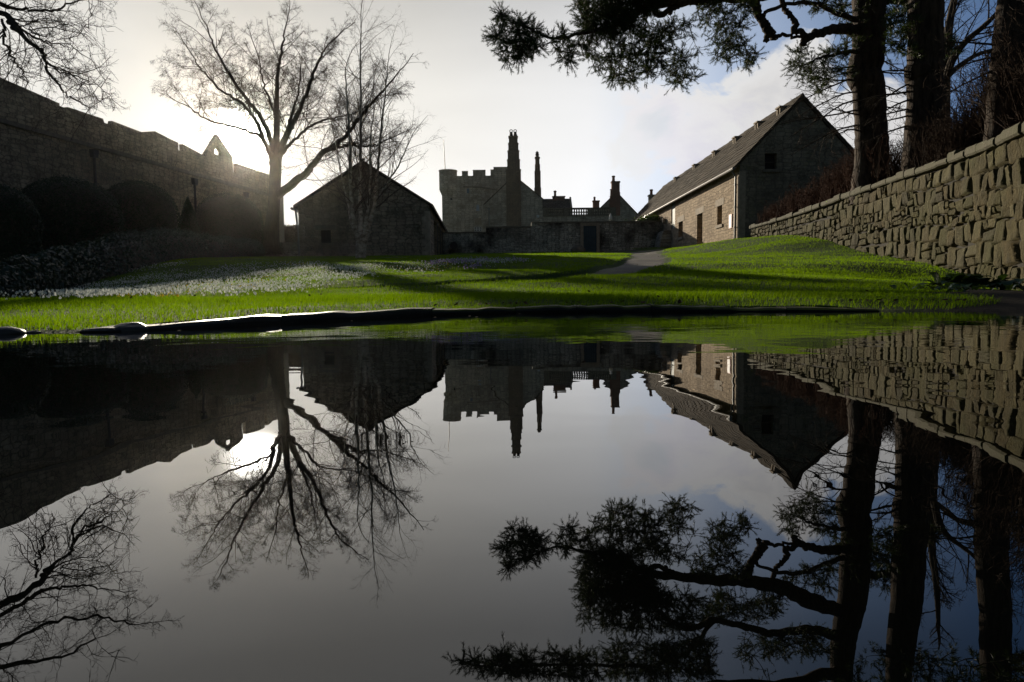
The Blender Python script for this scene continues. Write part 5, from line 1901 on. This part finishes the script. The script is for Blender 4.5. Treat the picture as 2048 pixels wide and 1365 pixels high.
for ln in lines:
    L_ = np.linalg.norm(ln[-1] - ln[0])
    r_ = 0.006 + 0.010 * min(1.5, L_)
    Tw.add(ln, np.linspace(r_, 0.004, len(ln)), 4)
    ax = unit(ln[-1] - ln[-2])
    CC.append(ln[-1])
    AX.append(ax)
    for k in range(rnd.integers(5, 10)):
        i = rnd.integers(max(1, len(ln) // 3), len(ln))
        dd = unit(ax * 0.5 + rnd.normal(0, 0.6, 3) + np.array([0, 0, 0.1]))
        e = ln[i] + dd * rnd.uniform(0.10, 0.34)
        Tw.add(np.array([ln[i], (ln[i] + e) / 2 + rnd.normal(0, 0.012, 3), e]), np.array([0.006, 0.005, 0.003]), 3)
        CC.append(e)
        AX.append(dd)
Tw.build('branches', M_PINEBARK, proot)
V, q = needles(np.array(CC), np.array(AX), rnd, 30, 0.062, 0.0036)
np_mesh('crown', V, q, M_NEEDLE, proot)

def pine_mast(pxs, Y, label, seed, crown_px, limbs_=(), kind='pine_tree', gr='pine trees on the bank', bare=True):
    rnd = np.random.default_rng(seed)
    px, py = pxs[0][0], pxs[0][1]
    p0 = at(px, py, Y)
    z0 = terr_xy(p0.x, Y)
    root = empty(kind, (p0.x, Y, z0), label, 'pine tree', gr)
    A_ = [(p0.x + 0.03, Y, z0 - 0.2, pxs[0][2] / F * Y * 1.35), (p0.x, Y, z0 + 0.3, pxs[0][2] / F * Y * 1.1)]
    for a_, b_, r_ in pxs:
        q = at(a_, b_, Y)
        if q.z > z0 + 0.6:
            A_.append((q.x, Y + rnd.normal(0, 0.02), q.z, r_ / F * Y))
    A_ = polyspline(A_, 7)
    T = Tubes()
    T.add(A_[:, :3], A_[:, 3] * (1 + 0.05 * rnd.normal(0, 0.6, len(A_))), 14)
    T.build('trunk', M_PINEBARK, root)
    # dead drooping side branches
    T = Tubes()
    cfgd = dict(seg=[6, 4, 3], jit=[0.10, 0.15, 0.2], trop=[-0.05, -0.03, 0.0], tip=0.3, sides=[5, 4, 3], kids=[7, 4], **{'from': [0.2, 0.1]},
                ang=[(0.4, 0.9), (0.4, 1.0)], ratio=[0.45, 0.5], rr=[0.5, 0.55], rmin=0.005)
    for (a_, b_, dx, dy, L_, r_) in limbs_:
        q = at(a_, b_, Y)
        grow(T, np.array(q), unit(np.array([dx, rnd.normal(0, 0.35), dy])), L_, r_, 0, cfgd, rnd)
    if limbs_:
        T.build('dead_branches', M_TWIG, root)
    for poly, n, dYs in crown_px:
        tg = []
        for q in in_poly(poly, n, rnd):
            v = at(q[0], q[1], Y + rnd.uniform(-dYs, dYs))
            tg.append((v.x, v.y, v.z))
        lines = colonize(A_[len(A_) // 3:, :3], tg, rnd)
        Tw = Tubes()
        CC, AX = [], []
        for ln in lines:
            L_ = np.linalg.norm(ln[-1] - ln[0])
            Tw.add(ln, np.linspace(0.008 + 0.016 * min(2, L_), 0.005, len(ln)), 4)
            ax = unit(ln[-1] - ln[-2])
            for k in range(4):
                i = rnd.integers(max(1, len(ln) // 2), len(ln))
                dd = unit(ax * 0.5 + rnd.normal(0, 0.6, 3))
                CC.append(ln[i] + dd * rnd.uniform(0.05, 0.3))
                AX.append(dd)
        bo = Tw.build('bough', M_PINEBARK, root)
        V, q = needles(np.array(CC), np.array(AX), rnd, 20, 0.12, 0.0065)
        np_mesh('needles', V, q, M_NEEDLE, bo)
    return root

dead1 = []
for k in range(9):
    dead1.append((1722 + 4 * random.random(), 130 + k * 17, -1, random.uniform(-0.35, 0.2), random.uniform(1.6, 2.6), 0.03))
pine_mast([(1843, 330, 34), (1846, 250, 33), (1850, 170, 32), (1848, 145, 34), (1850, 100, 32), (1852, 0, 31), (1850, -100, 30), (1846, -250, 24), (1846, -380, 15)], 18.0,
          'thick straight pine trunk second from the barn, bare at the picture top', 31,
          [([(1690, -330), (1990, -330), (1960, -170), (1760, -180)], 150, 2.0), ([(1770, 20), (1840, 10), (1830, 110), (1780, 90)], 40, 0.8), ([(1870, 60), (1920, 70), (1900, 120), (1872, 110)], 12, 0.6)],
          [(1832, 150 + 16 * k, -1, random.uniform(-0.4, 0.1), random.uniform(1.0, 1.7), 0.028) for k in range(7)])
# dead branches of the first pine
rnd2 = np.random.default_rng(8)
T = Tubes()
cfgd = dict(seg=[7, 5, 3], jit=[0.09, 0.14, 0.2], trop=[-0.045, -0.03, 0.0], tip=0.3, sides=[5, 4, 3], kids=[9, 4], **{'from': [0.2, 0.1]},
            ang=[(0.4, 0.9), (0.4, 1.0)], ratio=[0.42, 0.5], rr=[0.5, 0.55], rmin=0.005)
for a_, b_, dx, dy, L_, r_ in dead1:
    grow(T, np.array(at(a_ + 6, b_, 20)), unit(np.array([dx, rnd2.normal(0, 0.3), dy])), L_, r_, 0, cfgd, rnd2)
for k in range(5):
    grow(T, np.array(at(1755, 120 + k * 24, 20)), unit(np.array([1, rnd2.normal(0, 0.3), random.uniform(-0.2, 0.2)])), random.uniform(0.9, 1.5), 0.025, 0, cfgd, rnd2)
T.build('dead_branches', M_TWIG, proot)
pine_mast([(2010, 240, 33), (2014, 150, 31), (2022, 80, 30), (2030, 0, 30), (2042, -100, 28), (2055, -250, 26), (2065, -380, 16)], 14.5,
          'pine trunk leaning right at the right edge of the photo', 33,
          [([(1900, -330), (2250, -330), (2200, -170), (1980, -190)], 140, 2.0)], [(1990, 90 + 25 * k, -1, random.uniform(-0.2, 0.3), random.uniform(0.8, 1.3), 0.025) for k in range(4)])
pine_mast([(2150, 200, 36), (2160, 0, 34), (2170, -200, 28), (2180, -380, 16)], 16.5,
          'pine standing just beyond the right edge, seen mirrored in the pond', 35,
          [([(2020, -360), (2350, -360), (2300, -150), (2080, -170)], 110, 2.0)])

# bare forked tree between the pines
rnd = np.random.default_rng(17)
Y = 23.0
p0 = at(1884, 330, Y)
z0 = terr_xy(p0.x, Y)
root = empty('bare_tree', (p0.x, Y, z0), 'thin forked leafless tree between the two rightmost pine trunks', 'tree')
Tk, Tw = Tubes(), Tubes()
cfgr = dict(seg=[6, 5, 4], jit=[0.12, 0.16, 0.2], trop=[0.03, 0.0, -0.03], tip=0.3, sides=[5, 4, 3], kids=[8, 6], **{'from': [0.15, 0.1]},
            ang=[(0.4, 1.0), (0.4, 1.1)], ratio=[0.55, 0.55], rr=[0.5, 0.55], rmin=0.006)
for j, lp in enumerate([[(1884, 330, 23, 15), (1886, 250, 23, 13), (1888, 175, 23, 11), (1893, 100, 23, 9), (1900, 40, 23, 7), (1912, -20, 23, 6), (1925, -120, 23, 4)],
           [(1889, 165, 23, 8), (1905, 120, 22.6, 7), (1930, 85, 22.2, 6), (1965, 55, 21.8, 5), (1995, 25, 21.4, 4), (2040, -30, 21, 3)],
           [(1888, 160, 23, 6), (1915, 135, 23.5, 5), (1950, 112, 24, 4), (1985, 100, 24.5, 3)],
           [(1894, 100, 23, 5), (1885, 60, 23.4, 4.5), (1872, 40, 23.8, 4), (1860, 10, 24, 3)]]):
    P, rd = limb_path(lp, 6)
    if j == 0:
        P = np.vstack([[p0.x, Y, z0 - 0.1], P])
        rd = np.r_[rd[0] * 1.1, rd]
    Tk.add(P, rd, 8)
    dress(Tw, P, rd, cfgr, rnd, 0.30, 0.35, 1.5, 0.1)
Tk.build('trunk', M_BARK, root)
Tw.build('crown', M_TWIG, root)

# -- tree standing outside the picture on the left whose boughs reach in
rnd = np.random.default_rng(41)
yl = 13.0
tx_ = at(-420, 500, yl).x
tz_ = float(gz(tx_, yl))
root = empty('overhanging_tree', (tx_, yl, tz_), 'leafless gnarled boughs reaching in at the top left', 'tree')
Tk = Tubes()
qs = [(tx_, yl, tz_ - 0.2, 0.5), (tx_, yl, tz_ + 0.4, 0.38), (tx_ + 0.1, yl, tz_ + 2.5, 0.33), (tx_ + 0.05, yl, 6.5, 0.29), (tx_ + 0.1, yl, 9.5, 0.2), (tx_ + 0.3, yl, 12.5, 0.1)]
A_ = polyspline(qs, 7)
Tk.add(A_[:, :3], A_[:, 3], 12)
Tk.build('trunk', M_BARK, root)
Tb = Tubes()
SK = []
for lp in [
    [(-410, 60, 13, 16), (-250, -10, 13, 12), (-100, -15, 12.8, 9), (0, 22, 12.6, 7), (24, 48, 12.5, 9), (45, 68, 12.4, 6), (78, 98, 12.3, 5), (92, 118, 12.2, 4.5), (95, 142, 12.2, 3.6), (118, 170, 12, 2.8), (142, 196, 12, 2.2), (178, 220, 12, 1.5)],
    [(-400, -80, 13, 12), (-250, -120, 13, 9), (-80, -40, 13.2, 6), (0, 8, 13.3, 4.5), (60, 18, 13.4, 3.6), (105, 22, 13.5, 3), (135, 10, 13.5, 2.4), (180, -6, 13.6, 1.6), (215, -5, 13.7, 1)],
    [(30, 50, 12.5, 4), (62, 70, 12.6, 3), (100, 86, 12.8, 2), (150, 95, 13, 1.2)],
    [(92, 125, 12.2, 3), (120, 142, 12.4, 2.4), (160, 158, 12.6, 1.8), (205, 180, 12.8, 1)],
    [(5, 40, 12.6, 3.5), (12, 85, 12.4, 3), (30, 125, 12.2, 2.4), (50, 150, 12, 1.6), (55, 180, 12, 1)],
    [(-400, -160, 13, 11), (-220, -200, 12.6, 8), (-60, -110, 12.4, 5.5), (60, -60, 12.2, 4), (140, -62, 12, 3), (200, -75, 11.9, 2)],
    [(-400, -220, 13, 10), (-240, -190, 13, 7), (-80, -170, 13, 5), (40, -150, 13, 3.5), (110, -115, 13, 2.4)],
    [(-380, -330, 13, 8), (-200, -330, 13, 6), (-20, -260, 13, 4), (90, -220, 13, 2.5)],
    [(62, 60, 12.4, 2), (88, 70, 12.1, 1.5), (110, 55, 12, 1)],
]:
    P, rd = limb_path(lp, 6)
    P += rnd.normal(0, 0.022, P.shape)
    Tb = Tubes()
    Tb.add(P, rd * np.where(P[:, 0] > -9.5, 0.72, 1.0), 7)
    Tb.build('limb', M_BARK, root)
    SK.append(P)
tg = []
for poly, n in [([(0, 0), (140, -20), (215, 0), (205, 60), (120, 90), (40, 60)], 130), ([(40, 70), (130, 70), (215, 75), (235, 190), (215, 232), (140, 215), (90, 150)], 150),
                ([(0, 60), (60, 90), (90, 150), (70, 170), (0, 165)], 60), ([(-80, -200), (200, -180), (250, -80), (200, -30), (0, -20), (-80, -60)], 170),
                ([(-60, -330), (150, -300), (160, -190), (-60, -190)], 80)]:
    for q in in_poly(poly, n, rnd):
        v = at(q[0], q[1], rnd.uniform(11.8, 13.4))
        tg.append((v.x, v.y, v.z))
lines = colonize(np.concatenate(SK), tg[::4], rnd, sag=-0.02)
Tw = Tubes()
cfgl = dict(seg=[8, 6, 4], jit=[0.20, 0.26, 0.28], trop=[-0.02, 0.0, 0.02], tip=0.35, sides=[4, 3, 3], kids=[11, 6], **{'from': [0.1, 0.1]},
            ang=[(0.5, 1.1), (0.5, 1.2)], ratio=[0.42, 0.42], rr=[0.5, 0.55], rmin=0.0026)
for P in SK:
    far_ = P[P[:, 0] > -11.0]
    if len(far_) > 3:
        dress(Tw, far_, np.linspace(0.03, 0.008, len(far_)), cfgl, rnd, 0.22, 0.05, 1.15, -0.1)
for ln in lines:
    L_ = np.linalg.norm(ln[-1] - ln[0])
    Tw.add(ln + rnd.normal(0, 0.012, ln.shape) * np.linspace(0, 1, len(ln))[:, None], np.linspace(0.005 + 0.006 * min(2, L_), 0.003, len(ln)), 4)
    ax = unit(ln[-1] - ln[0])
    for k in range(rnd.integers(2, 5)):
        i = rnd.integers(1, len(ln))
        dd = unit(ax * 0.7 + rnd.normal(0, 0.55, 3))
        e1 = ln[i] + dd * rnd.uniform(0.06, 0.2)
        e2 = e1 + unit(dd + rnd.normal(0, 0.5, 3)) * rnd.uniform(0.05, 0.15)
        Tw.add(np.array([ln[i], e1, e2]), np.array([0.0042, 0.0034, 0.0022]), 3)
Tw.build('crown', M_TWIG, root)

# ------------------------------------------------------------------ hedges and thickets above the wall
def thicket(name, label, cat, pts_, h, mat, n, seed, spread=0.5, group=None, r=0.006, levels=(6, 5), lean=0.35):
    """upright twiggy mass; pts_ = [(x, y, width)] along its line"""
    rnd = np.random.default_rng(seed)
    pts_ = polyspline(pts_, 8)
    mid = pts_[len(pts_) // 2]
    root = empty(name, (mid[0], mid[1], terr_xy(mid[0], mid[1])), label, cat, group)
    T = Tubes()
    cfg_ = dict(seg=[5, 4, 3], jit=[0.12, 0.18, 0.22], trop=[0.08, 0.05, 0.0], tip=0.35, sides=[4, 3, 3], kids=list(levels), **{'from': [0.15, 0.15]},
                ang=[(0.3, 0.8), (0.3, 0.9)], ratio=[0.5, 0.5], rr=[0.6, 0.6], rmin=r * 0.8)
    Tst = Tubes()
    for k in range(n):
        f = rnd.random() * (len(pts_) - 1.001)
        i = int(f)
        c_ = pts_[i] * (1 - f + i) + pts_[i + 1] * (f - i)
        x, y = c_[0] + rnd.normal(0, 0.5) * c_[2], c_[1] + rnd.normal(0, 0.5) * c_[2]
        z = terr_xy(x, y) - 0.05
        hh = (h if np.isscalar(h) else np.interp(f / (len(pts_) - 1), np.linspace(0, 1, len(h)), h)) * rnd.uniform(0.65, 1.0)
        d = unit(np.array([rnd.normal(0, lean), rnd.normal(0, lean), 1.0]))
        grow(T, np.array([x, y, z]), d, hh, r * 1.8, 0, cfg_, rnd)
        if k % 6 == 0:
            Tst.add(np.array([[x, y, z - 0.1], [x + d[0] * 0.3, y + d[1] * 0.3, z + 0.3], [x + d[0] * 0.6, y + d[1] * 0.6, z + 0.62]]), np.array([r * 4, r * 3, r * 1.6]), 5)
    Tst.build('stems', mat, root)
    T.build('twigs', mat, root)
    return root

thicket('red_hedge', 'low reddish brown twig hedge along the wall before the barn gable', 'hedge', [(11.75, 31.6, 0.35), (11.65, 29.5, 0.45), (11.5, 27.0, 0.5), (11.3, 24.6, 0.5)], [0.75, 1.0, 1.15, 1.25], M_REDTWIG, 420, 3, r=0.007, levels=(5, 4), lean=0.22)
thicket('red_hedge', 'taller reddish twig hedge nearest the first pine trunk', 'hedge', [(11.25, 24.4, 0.5), (11.0, 22.6, 0.5), (10.75, 21.0, 0.5), (10.5, 19.4, 0.4)], [1.25, 1.45, 1.55, 1.4], M_REDTWIG, 360, 4, r=0.006, levels=(5, 4), lean=0.22)
thicket('brushwood', 'dark twiggy brush around the feet of the first two pines', 'shrub', [(11.4, 22.0, 0.7), (11.0, 19.0, 0.7), (10.7, 17.2, 0.6), (10.3, 15.8, 0.5)], [1.1, 1.3, 1.5, 1.5], M_DRYTWIG, 330, 5, r=0.006, levels=(5, 4), lean=0.3)
thicket('brushwood', 'high dark thicket behind the wall between trunk and right edge', 'shrub', [(11.9, 17.5, 0.9), (11.4, 15.5, 0.9), (10.8, 13.5, 0.8), (10.2, 11.8, 0.8)], [1.8, 2.4, 2.7, 2.8], M_DRYTWIG, 620, 6, r=0.007, levels=(6, 5), lean=0.3)
thicket('brushwood', 'dense dark bushes rising at the right edge above the wall', 'shrub', [(9.9, 11.2, 0.9), (9.3, 9.6, 0.9), (8.7, 8.0, 0.8), (8.2, 6.4, 0.8)], [2.8, 2.7, 2.5, 2.2], M_DRYTWIG, 600, 7, r=0.006, levels=(6, 5), lean=0.3)
thicket('brushwood', 'dim bushes farther back behind the pine trunks', 'shrub', [(16, 27, 1.5), (15.5, 22, 1.5), (14.5, 17, 1.5), (13.5, 12, 1.5)], [2.6, 3.0, 3.2, 3.2], M_DRYTWIG, 520, 9, r=0.010, levels=(6, 5), lean=0.35)

# ------------------------------------------------------------------ plants in the right corner
def rosette(px, py, Y, n, L_, seed, label):
    rnd = np.random.default_rng(seed)
    p = at(px, py, Y)
    x, y = p.x, Y
    z = float(gz(x, y))
    V, Fq = [], []
    for k in range(n):
        a = rnd.uniform(0, 2 * math.pi)
        l = L_ * rnd.uniform(0.6, 1.1)
        wd = l * 0.22
        el = rnd.uniform(0.25, 1.2)
        ox, oy_ = rnd.normal(0, 0.12, 2)
        prev = None
        for j in range(6):
            f = j / 5
            rr = l * f * math.cos(el)
            zz = l * f * math.sin(el) - 0.55 * l * f * f
            ww = wd * math.sin(math.pi * min(1, 0.08 + f * 0.92)) * (1 + 0.15 * rnd.normal())
            c_ = np.array([x + ox + rr * math.cos(a), y + oy_ + rr * math.sin(a), z + zz + 0.02])
            s_ = np.array([-math.sin(a), math.cos(a), 0.0]) * ww
            i = len(V)
            V += [c_ - s_ + np.array([0, 0, 0.2 * ww]), c_, c_ + s_ + np.array([0, 0, 0.2 * ww])]
            if j:
                Fq += [(i - 3, i - 2, i + 1, i), (i - 2, i - 1, i + 2, i + 1)]
    o = np_mesh('dock_plant', V, Fq, M_DOCK, None, True)
    return tag(o, label, 'plant', None)

rosette(1925, 572, 6.6, 46, 0.30, 1, 'clump of broad dark leaves at the foot of the drystone wall')
rosette(1890, 592, 5.6, 26, 0.16, 2, 'small leafy clump on the mud nearest the lawn corner')
rosette(2000, 590, 6.4, 30, 0.22, 3, 'leafy weeds on the mud at the right edge of the photo')
rosette(1962, 600, 5.0, 20, 0.12, 4, 'low scatter of small leaves on the bare mud by the water')

# ------------------------------------------------------------------ grass

def blades(n, xs, ys, L_, wd, seed, keep=None, lean=0.35):
    rnd = np.random.default_rng(seed)
    x = rnd.uniform(*xs, n)
    y = ys[0] + (ys[1] - ys[0]) * rnd.random(n) ** 1.25
    ok = np.abs(x) < 0.80 * y + 0.6
    ok &= path_dist(x, y) > 0.03 + 0.05 * rnd.random(n)
    ok &= y > edge_y(x) + np.where((x > -1.25) & (x < 1.7), 0.07, 0.02) + 0.05 * rnd.random(n)
    wx_ = np.interp(y, WP[60:, 1], WP[60:, 0])
    ok &= x < wx_ - 0.04
    mud_ = (x - 0.60 * y + 0.9 * (vnoise(x, y, 1.1) - 0.5) > 0.0) & (y < 8.0 + 1.0 * (vnoise(x + 5, y, 1.3) - 0.5))
    ok &= ~mud_
    ok &= ~((y > 37.2) & (x < -4.1)) & ~((y > 33.8) & (x > 11)) & (y < 49.8)
    hx = np.interp(y, pts[:, 1], pts[:, 0])
    ok &= x > hx + 0.25
    ok &= rnd.random(n) < 0.35 + 0.9 * vnoise(x * 1.1, y * 0.8, 1.6)
    x, y = x[ok], y[ok]
    n = len(x)
    z = gz(x, y)
    patchy = 0.65 + 0.7 * vnoise(x, y, 0.9)
    l = L_ * rnd.uniform(0.55, 1.25, n) * patchy
    a = rnd.uniform(0, 2 * np.pi, n)
    ln = rnd.normal(0, lean, (n, 2)) + np.array([0.12, -0.10])
    base_ = np.stack([x, y, z - 0.01], 1)
    s_ = np.stack([np.cos(a), np.sin(a), np.zeros(n)], 1) * (wd * rnd.uniform(0.7, 1.3, n))[:, None]
    mid = base_ + np.stack([ln[:, 0] * l * 0.35, ln[:, 1] * l * 0.35, l * 0.6], 1)
    tip = base_ + np.stack([ln[:, 0] * l, ln[:, 1] * l, l * (1 - 0.25 * np.abs(ln[:, 0]))], 1)
    V = np.stack([base_ - s_, base_ + s_, mid + s_ * 0.8, mid - s_ * 0.8, tip + s_ * 0.12, tip - s_ * 0.12], 1).reshape(-1, 3)
    i = np.arange(n)[:, None] * 6
    q = np.concatenate([i + np.array([[0, 1, 2, 3]]), i + np.array([[3, 2, 4, 5]])], 0)
    return V, q

Vs, Qs, off = [], [], 0
for n, xs, ys, L_, wd, sd in ((110000, (-3.8, 4.2), (2.0, 5.6), 0.042, 0.0015, 1), (280000, (-7, 7.5), (4.5, 12), 0.040, 0.0019, 2),
                              (230000, (-14, 11), (11, 24), 0.042, 0.0036, 3), (200000, (-18, 13), (22, 50), 0.045, 0.006, 4)):
    V, q = blades(n, xs, ys, L_, wd, sd)
    Vs.append(V)
    Qs.append(q + off)
    off += len(V)
o = np_mesh('grass', np.concatenate(Vs), np.concatenate(Qs), M_GRASS)
tag(o, 'short backlit green lawn grass sloping down to the pond', 'grass', kind='stuff')

# ------------------------------------------------------------------ spring flowers in the grass
def flowers(name, polys, mat, size, hgt, label, cat, seed, thr=0.42):
    rnd = np.random.default_rng(seed)
    C = []
    for poly, n in polys:
        q = in_poly(poly, n, rnd)
        h = ground_hit(q[:, 0], q[:, 1], 4.3, lift=hgt)
        h = h[h[:, 1] > 4.35]
        C.append(h)
    C = np.concatenate(C)
    keep = vnoise(C[:, 0] * 1.4 + 11, C[:, 1] * 0.9 + 5, 1.3) + 0.35 * rnd.normal(0, 0.5, len(C)) > thr
    keep &= path_dist(C[:, 0], C[:, 1]) > 0.15
    keep &= C[:, 1] < 37
    C = C[keep]
    C = C[rnd.permutation(len(C))]
    lead = rnd.integers(0, max(1, len(C) // 7), len(C))
    cl = rnd.random(len(C)) < 0.6
    C[cl] = C[:max(1, len(C) // 7)][lead[cl]] + np.stack([rnd.normal(0, 0.09, cl.sum()), rnd.normal(0, 0.12, cl.sum()), np.zeros(cl.sum())], 1)
    cl2 = ~cl
    C = C + cl2[:, None] * np.stack([rnd.normal(0, 0.10, len(C)), rnd.normal(0, 0.35, len(C)), np.zeros(len(C))], 1)
    C[:, 2] = gz(C[:, 0], C[:, 1]) + hgt * rnd.uniform(0.7, 1.25, len(C))
    # each bloom: a small hanging bell of three petals
    n = len(C)
    Vv, Q_ = [], []
    off_ = 0
    sz = size * rnd.uniform(0.7, 1.25, n) * (0.85 + 0.012 * C[:, 1])
    for k in range(3):
        a = rnd.uniform(0, 2 * np.pi, n) + k * 2.094
        ra = np.stack([np.cos(a), np.sin(a), np.zeros(n)], 1)
        ta = np.stack([-np.sin(a), np.cos(a), np.zeros(n)], 1)
        up = np.array([0, 0, 1.0])
        s_ = sz[:, None]
        P0 = C + up * s_ * 0.9
        P1 = C + ra * s_ * 0.45 - ta * s_ * 0.42
        P2 = C + ra * s_ * 0.62 - up * s_ * 0.7
        P3 = C + ra * s_ * 0.45 + ta * s_ * 0.42
        Vv.append(np.stack([P0, P1, P2, P3], 1).reshape(-1, 3))
        Q_.append(np.arange(n * 4).reshape(-1, 4) + off_)
        off_ += n * 4
    o = np_mesh(name, np.concatenate(Vv), np.concatenate(Q_), mat)
    return tag(o, label, cat, kind='stuff')

flowers('snowdrops', [
    ([(0, 596), (120, 576), (260, 556), (400, 545), (520, 534), (560, 540), (520, 556), (400, 575), (250, 597), (120, 613), (0, 620)], 5200),
    ([(400, 572), (560, 556), (660, 548), (760, 540), (700, 562), (600, 574), (440, 594), (380, 592)], 1800),
    ([(150, 572), (330, 540), (520, 524), (640, 522), (600, 545), (400, 560), (200, 590)], 2600),
    ([(0, 600), (120, 580), (250, 562), (330, 556), (200, 592), (60, 612)], 1200),
    ([(560, 538), (620, 526), (720, 528), (760, 535), (720, 552), (640, 560)], 1500),
    ([(700, 530), (800, 522), (900, 520), (1050, 519), (1000, 526), (880, 532), (860, 545), (780, 540), (720, 548)], 900),
    ([(250, 540), (340, 522), (380, 524), (340, 533), (260, 545)], 260),
    ([(870, 518), (1060, 516), (1050, 522), (900, 524)], 420),
], M_PETAL, 0.0125, 0.075, 'drifts of white snowdrops scattered through the left lawn', 'snowdrops', 1, 0.32)
flowers('winter_aconites', [([(200, 590), (420, 560), (560, 550), (520, 575), (350, 590)], 260), ([(740, 535), (900, 522), (1020, 524), (900, 535), (800, 548)], 220), ([(540, 520), (640, 524), (620, 532), (540, 528)], 60)],
        M_YELLOW, 0.013, 0.05, 'small yellow flowers dotted among the snowdrops', 'aconites', 2, 0.42)
flowers('crocuses', [([(848, 522), (940, 514), (1060, 516), (1050, 522), (930, 524), (860, 528)], 620), ([(930, 528), (972, 527), (965, 534), (935, 534)], 90)],
        M_PURPLE, 0.020, 0.07, 'pale purple crocuses at the far side of the lawn', 'crocuses', 3, 0.40)

# ------------------------------------------------------------------ fallen leaves by the water
rnd = np.random.default_rng(77)
x = rnd.uniform(-0.4, 2.6, 90)
y = edge_y(x) + rnd.uniform(0.02, 0.5, 90)
C = np.stack([x, y, gz(x, y) + 0.01], 1)
C[:, 2] = np.maximum(C[:, 2], 0.052)
V, q = leaf_cloud(C, np.tile(np.array([[0, 0, 1.0]]), (90, 1)), 0.016, 0.6, 0.35)
o = np_mesh('fallen_leaves', V, q, M_REDTWIG)
tag(o, 'brown fallen leaves along the pond edging', 'fallen leaves', kind='stuff')

x = rnd.uniform(-6, 7, 420)
y = 4 + 22 * rnd.random(420) ** 1.4
ok = (np.abs(x) < 0.75 * y) & (x < np.interp(y, WP[60:, 1], WP[60:, 0]) - 0.1)
x, y = x[ok], y[ok]
C = np.stack([x, y, gz(x, y) + 0.045], 1)
V, q = leaf_cloud(C, np.tile(np.array([[0, 0, 1.0]]), (len(x), 1)), 0.013, 0.6, 0.5)
o = np_mesh('fallen_leaves', V, q, M_DRYTWIG)
tag(o, 'dead brown leaves lying in the lawn grass', 'fallen leaves', kind='stuff')
x = np.r_[rnd.uniform(-1.4, 1.8, 46), rnd.uniform(-0.9, 0.9, 10)]
y = np.r_[edge_y(x[:46]) - 0.06 - 0.5 * rnd.random(46) ** 2.5, rnd.uniform(1.0, 2.4, 10)]
C = np.stack([x, y, np.full(len(x), 0.0015)], 1)
V, q = leaf_cloud(C, np.tile(np.array([[0, 0, 1.0]]), (len(x), 1)), 0.008, 0.6, 0.10)
o = np_mesh('floating_leaves', V, q, M_DRYTWIG)
tag(o, 'small dead leaves floating on the still pond', 'floating leaves', kind='stuff')

# ------------------------------------------------------------------ added to imitate lens bloom: thin glare haze
hz_ = MB()
hz_.box(-75, 75, -20, 150, -1.6, 38)
m, t, b, out = new_mat('glare haze')
m.node_tree.nodes.remove(b)
vol = t.n('ShaderNodeVolumePrincipled', {'Color': (1.0, 0.95, 0.88, 1), 'Density': 0.00008, 'Anisotropy': 0.93})
t.set(out, 'Volume', vol.outputs[0])
o = hz_.build('haze', m)
tag(o, 'thin haze added to imitate lens glare round the low sun', 'haze', kind='stuff')
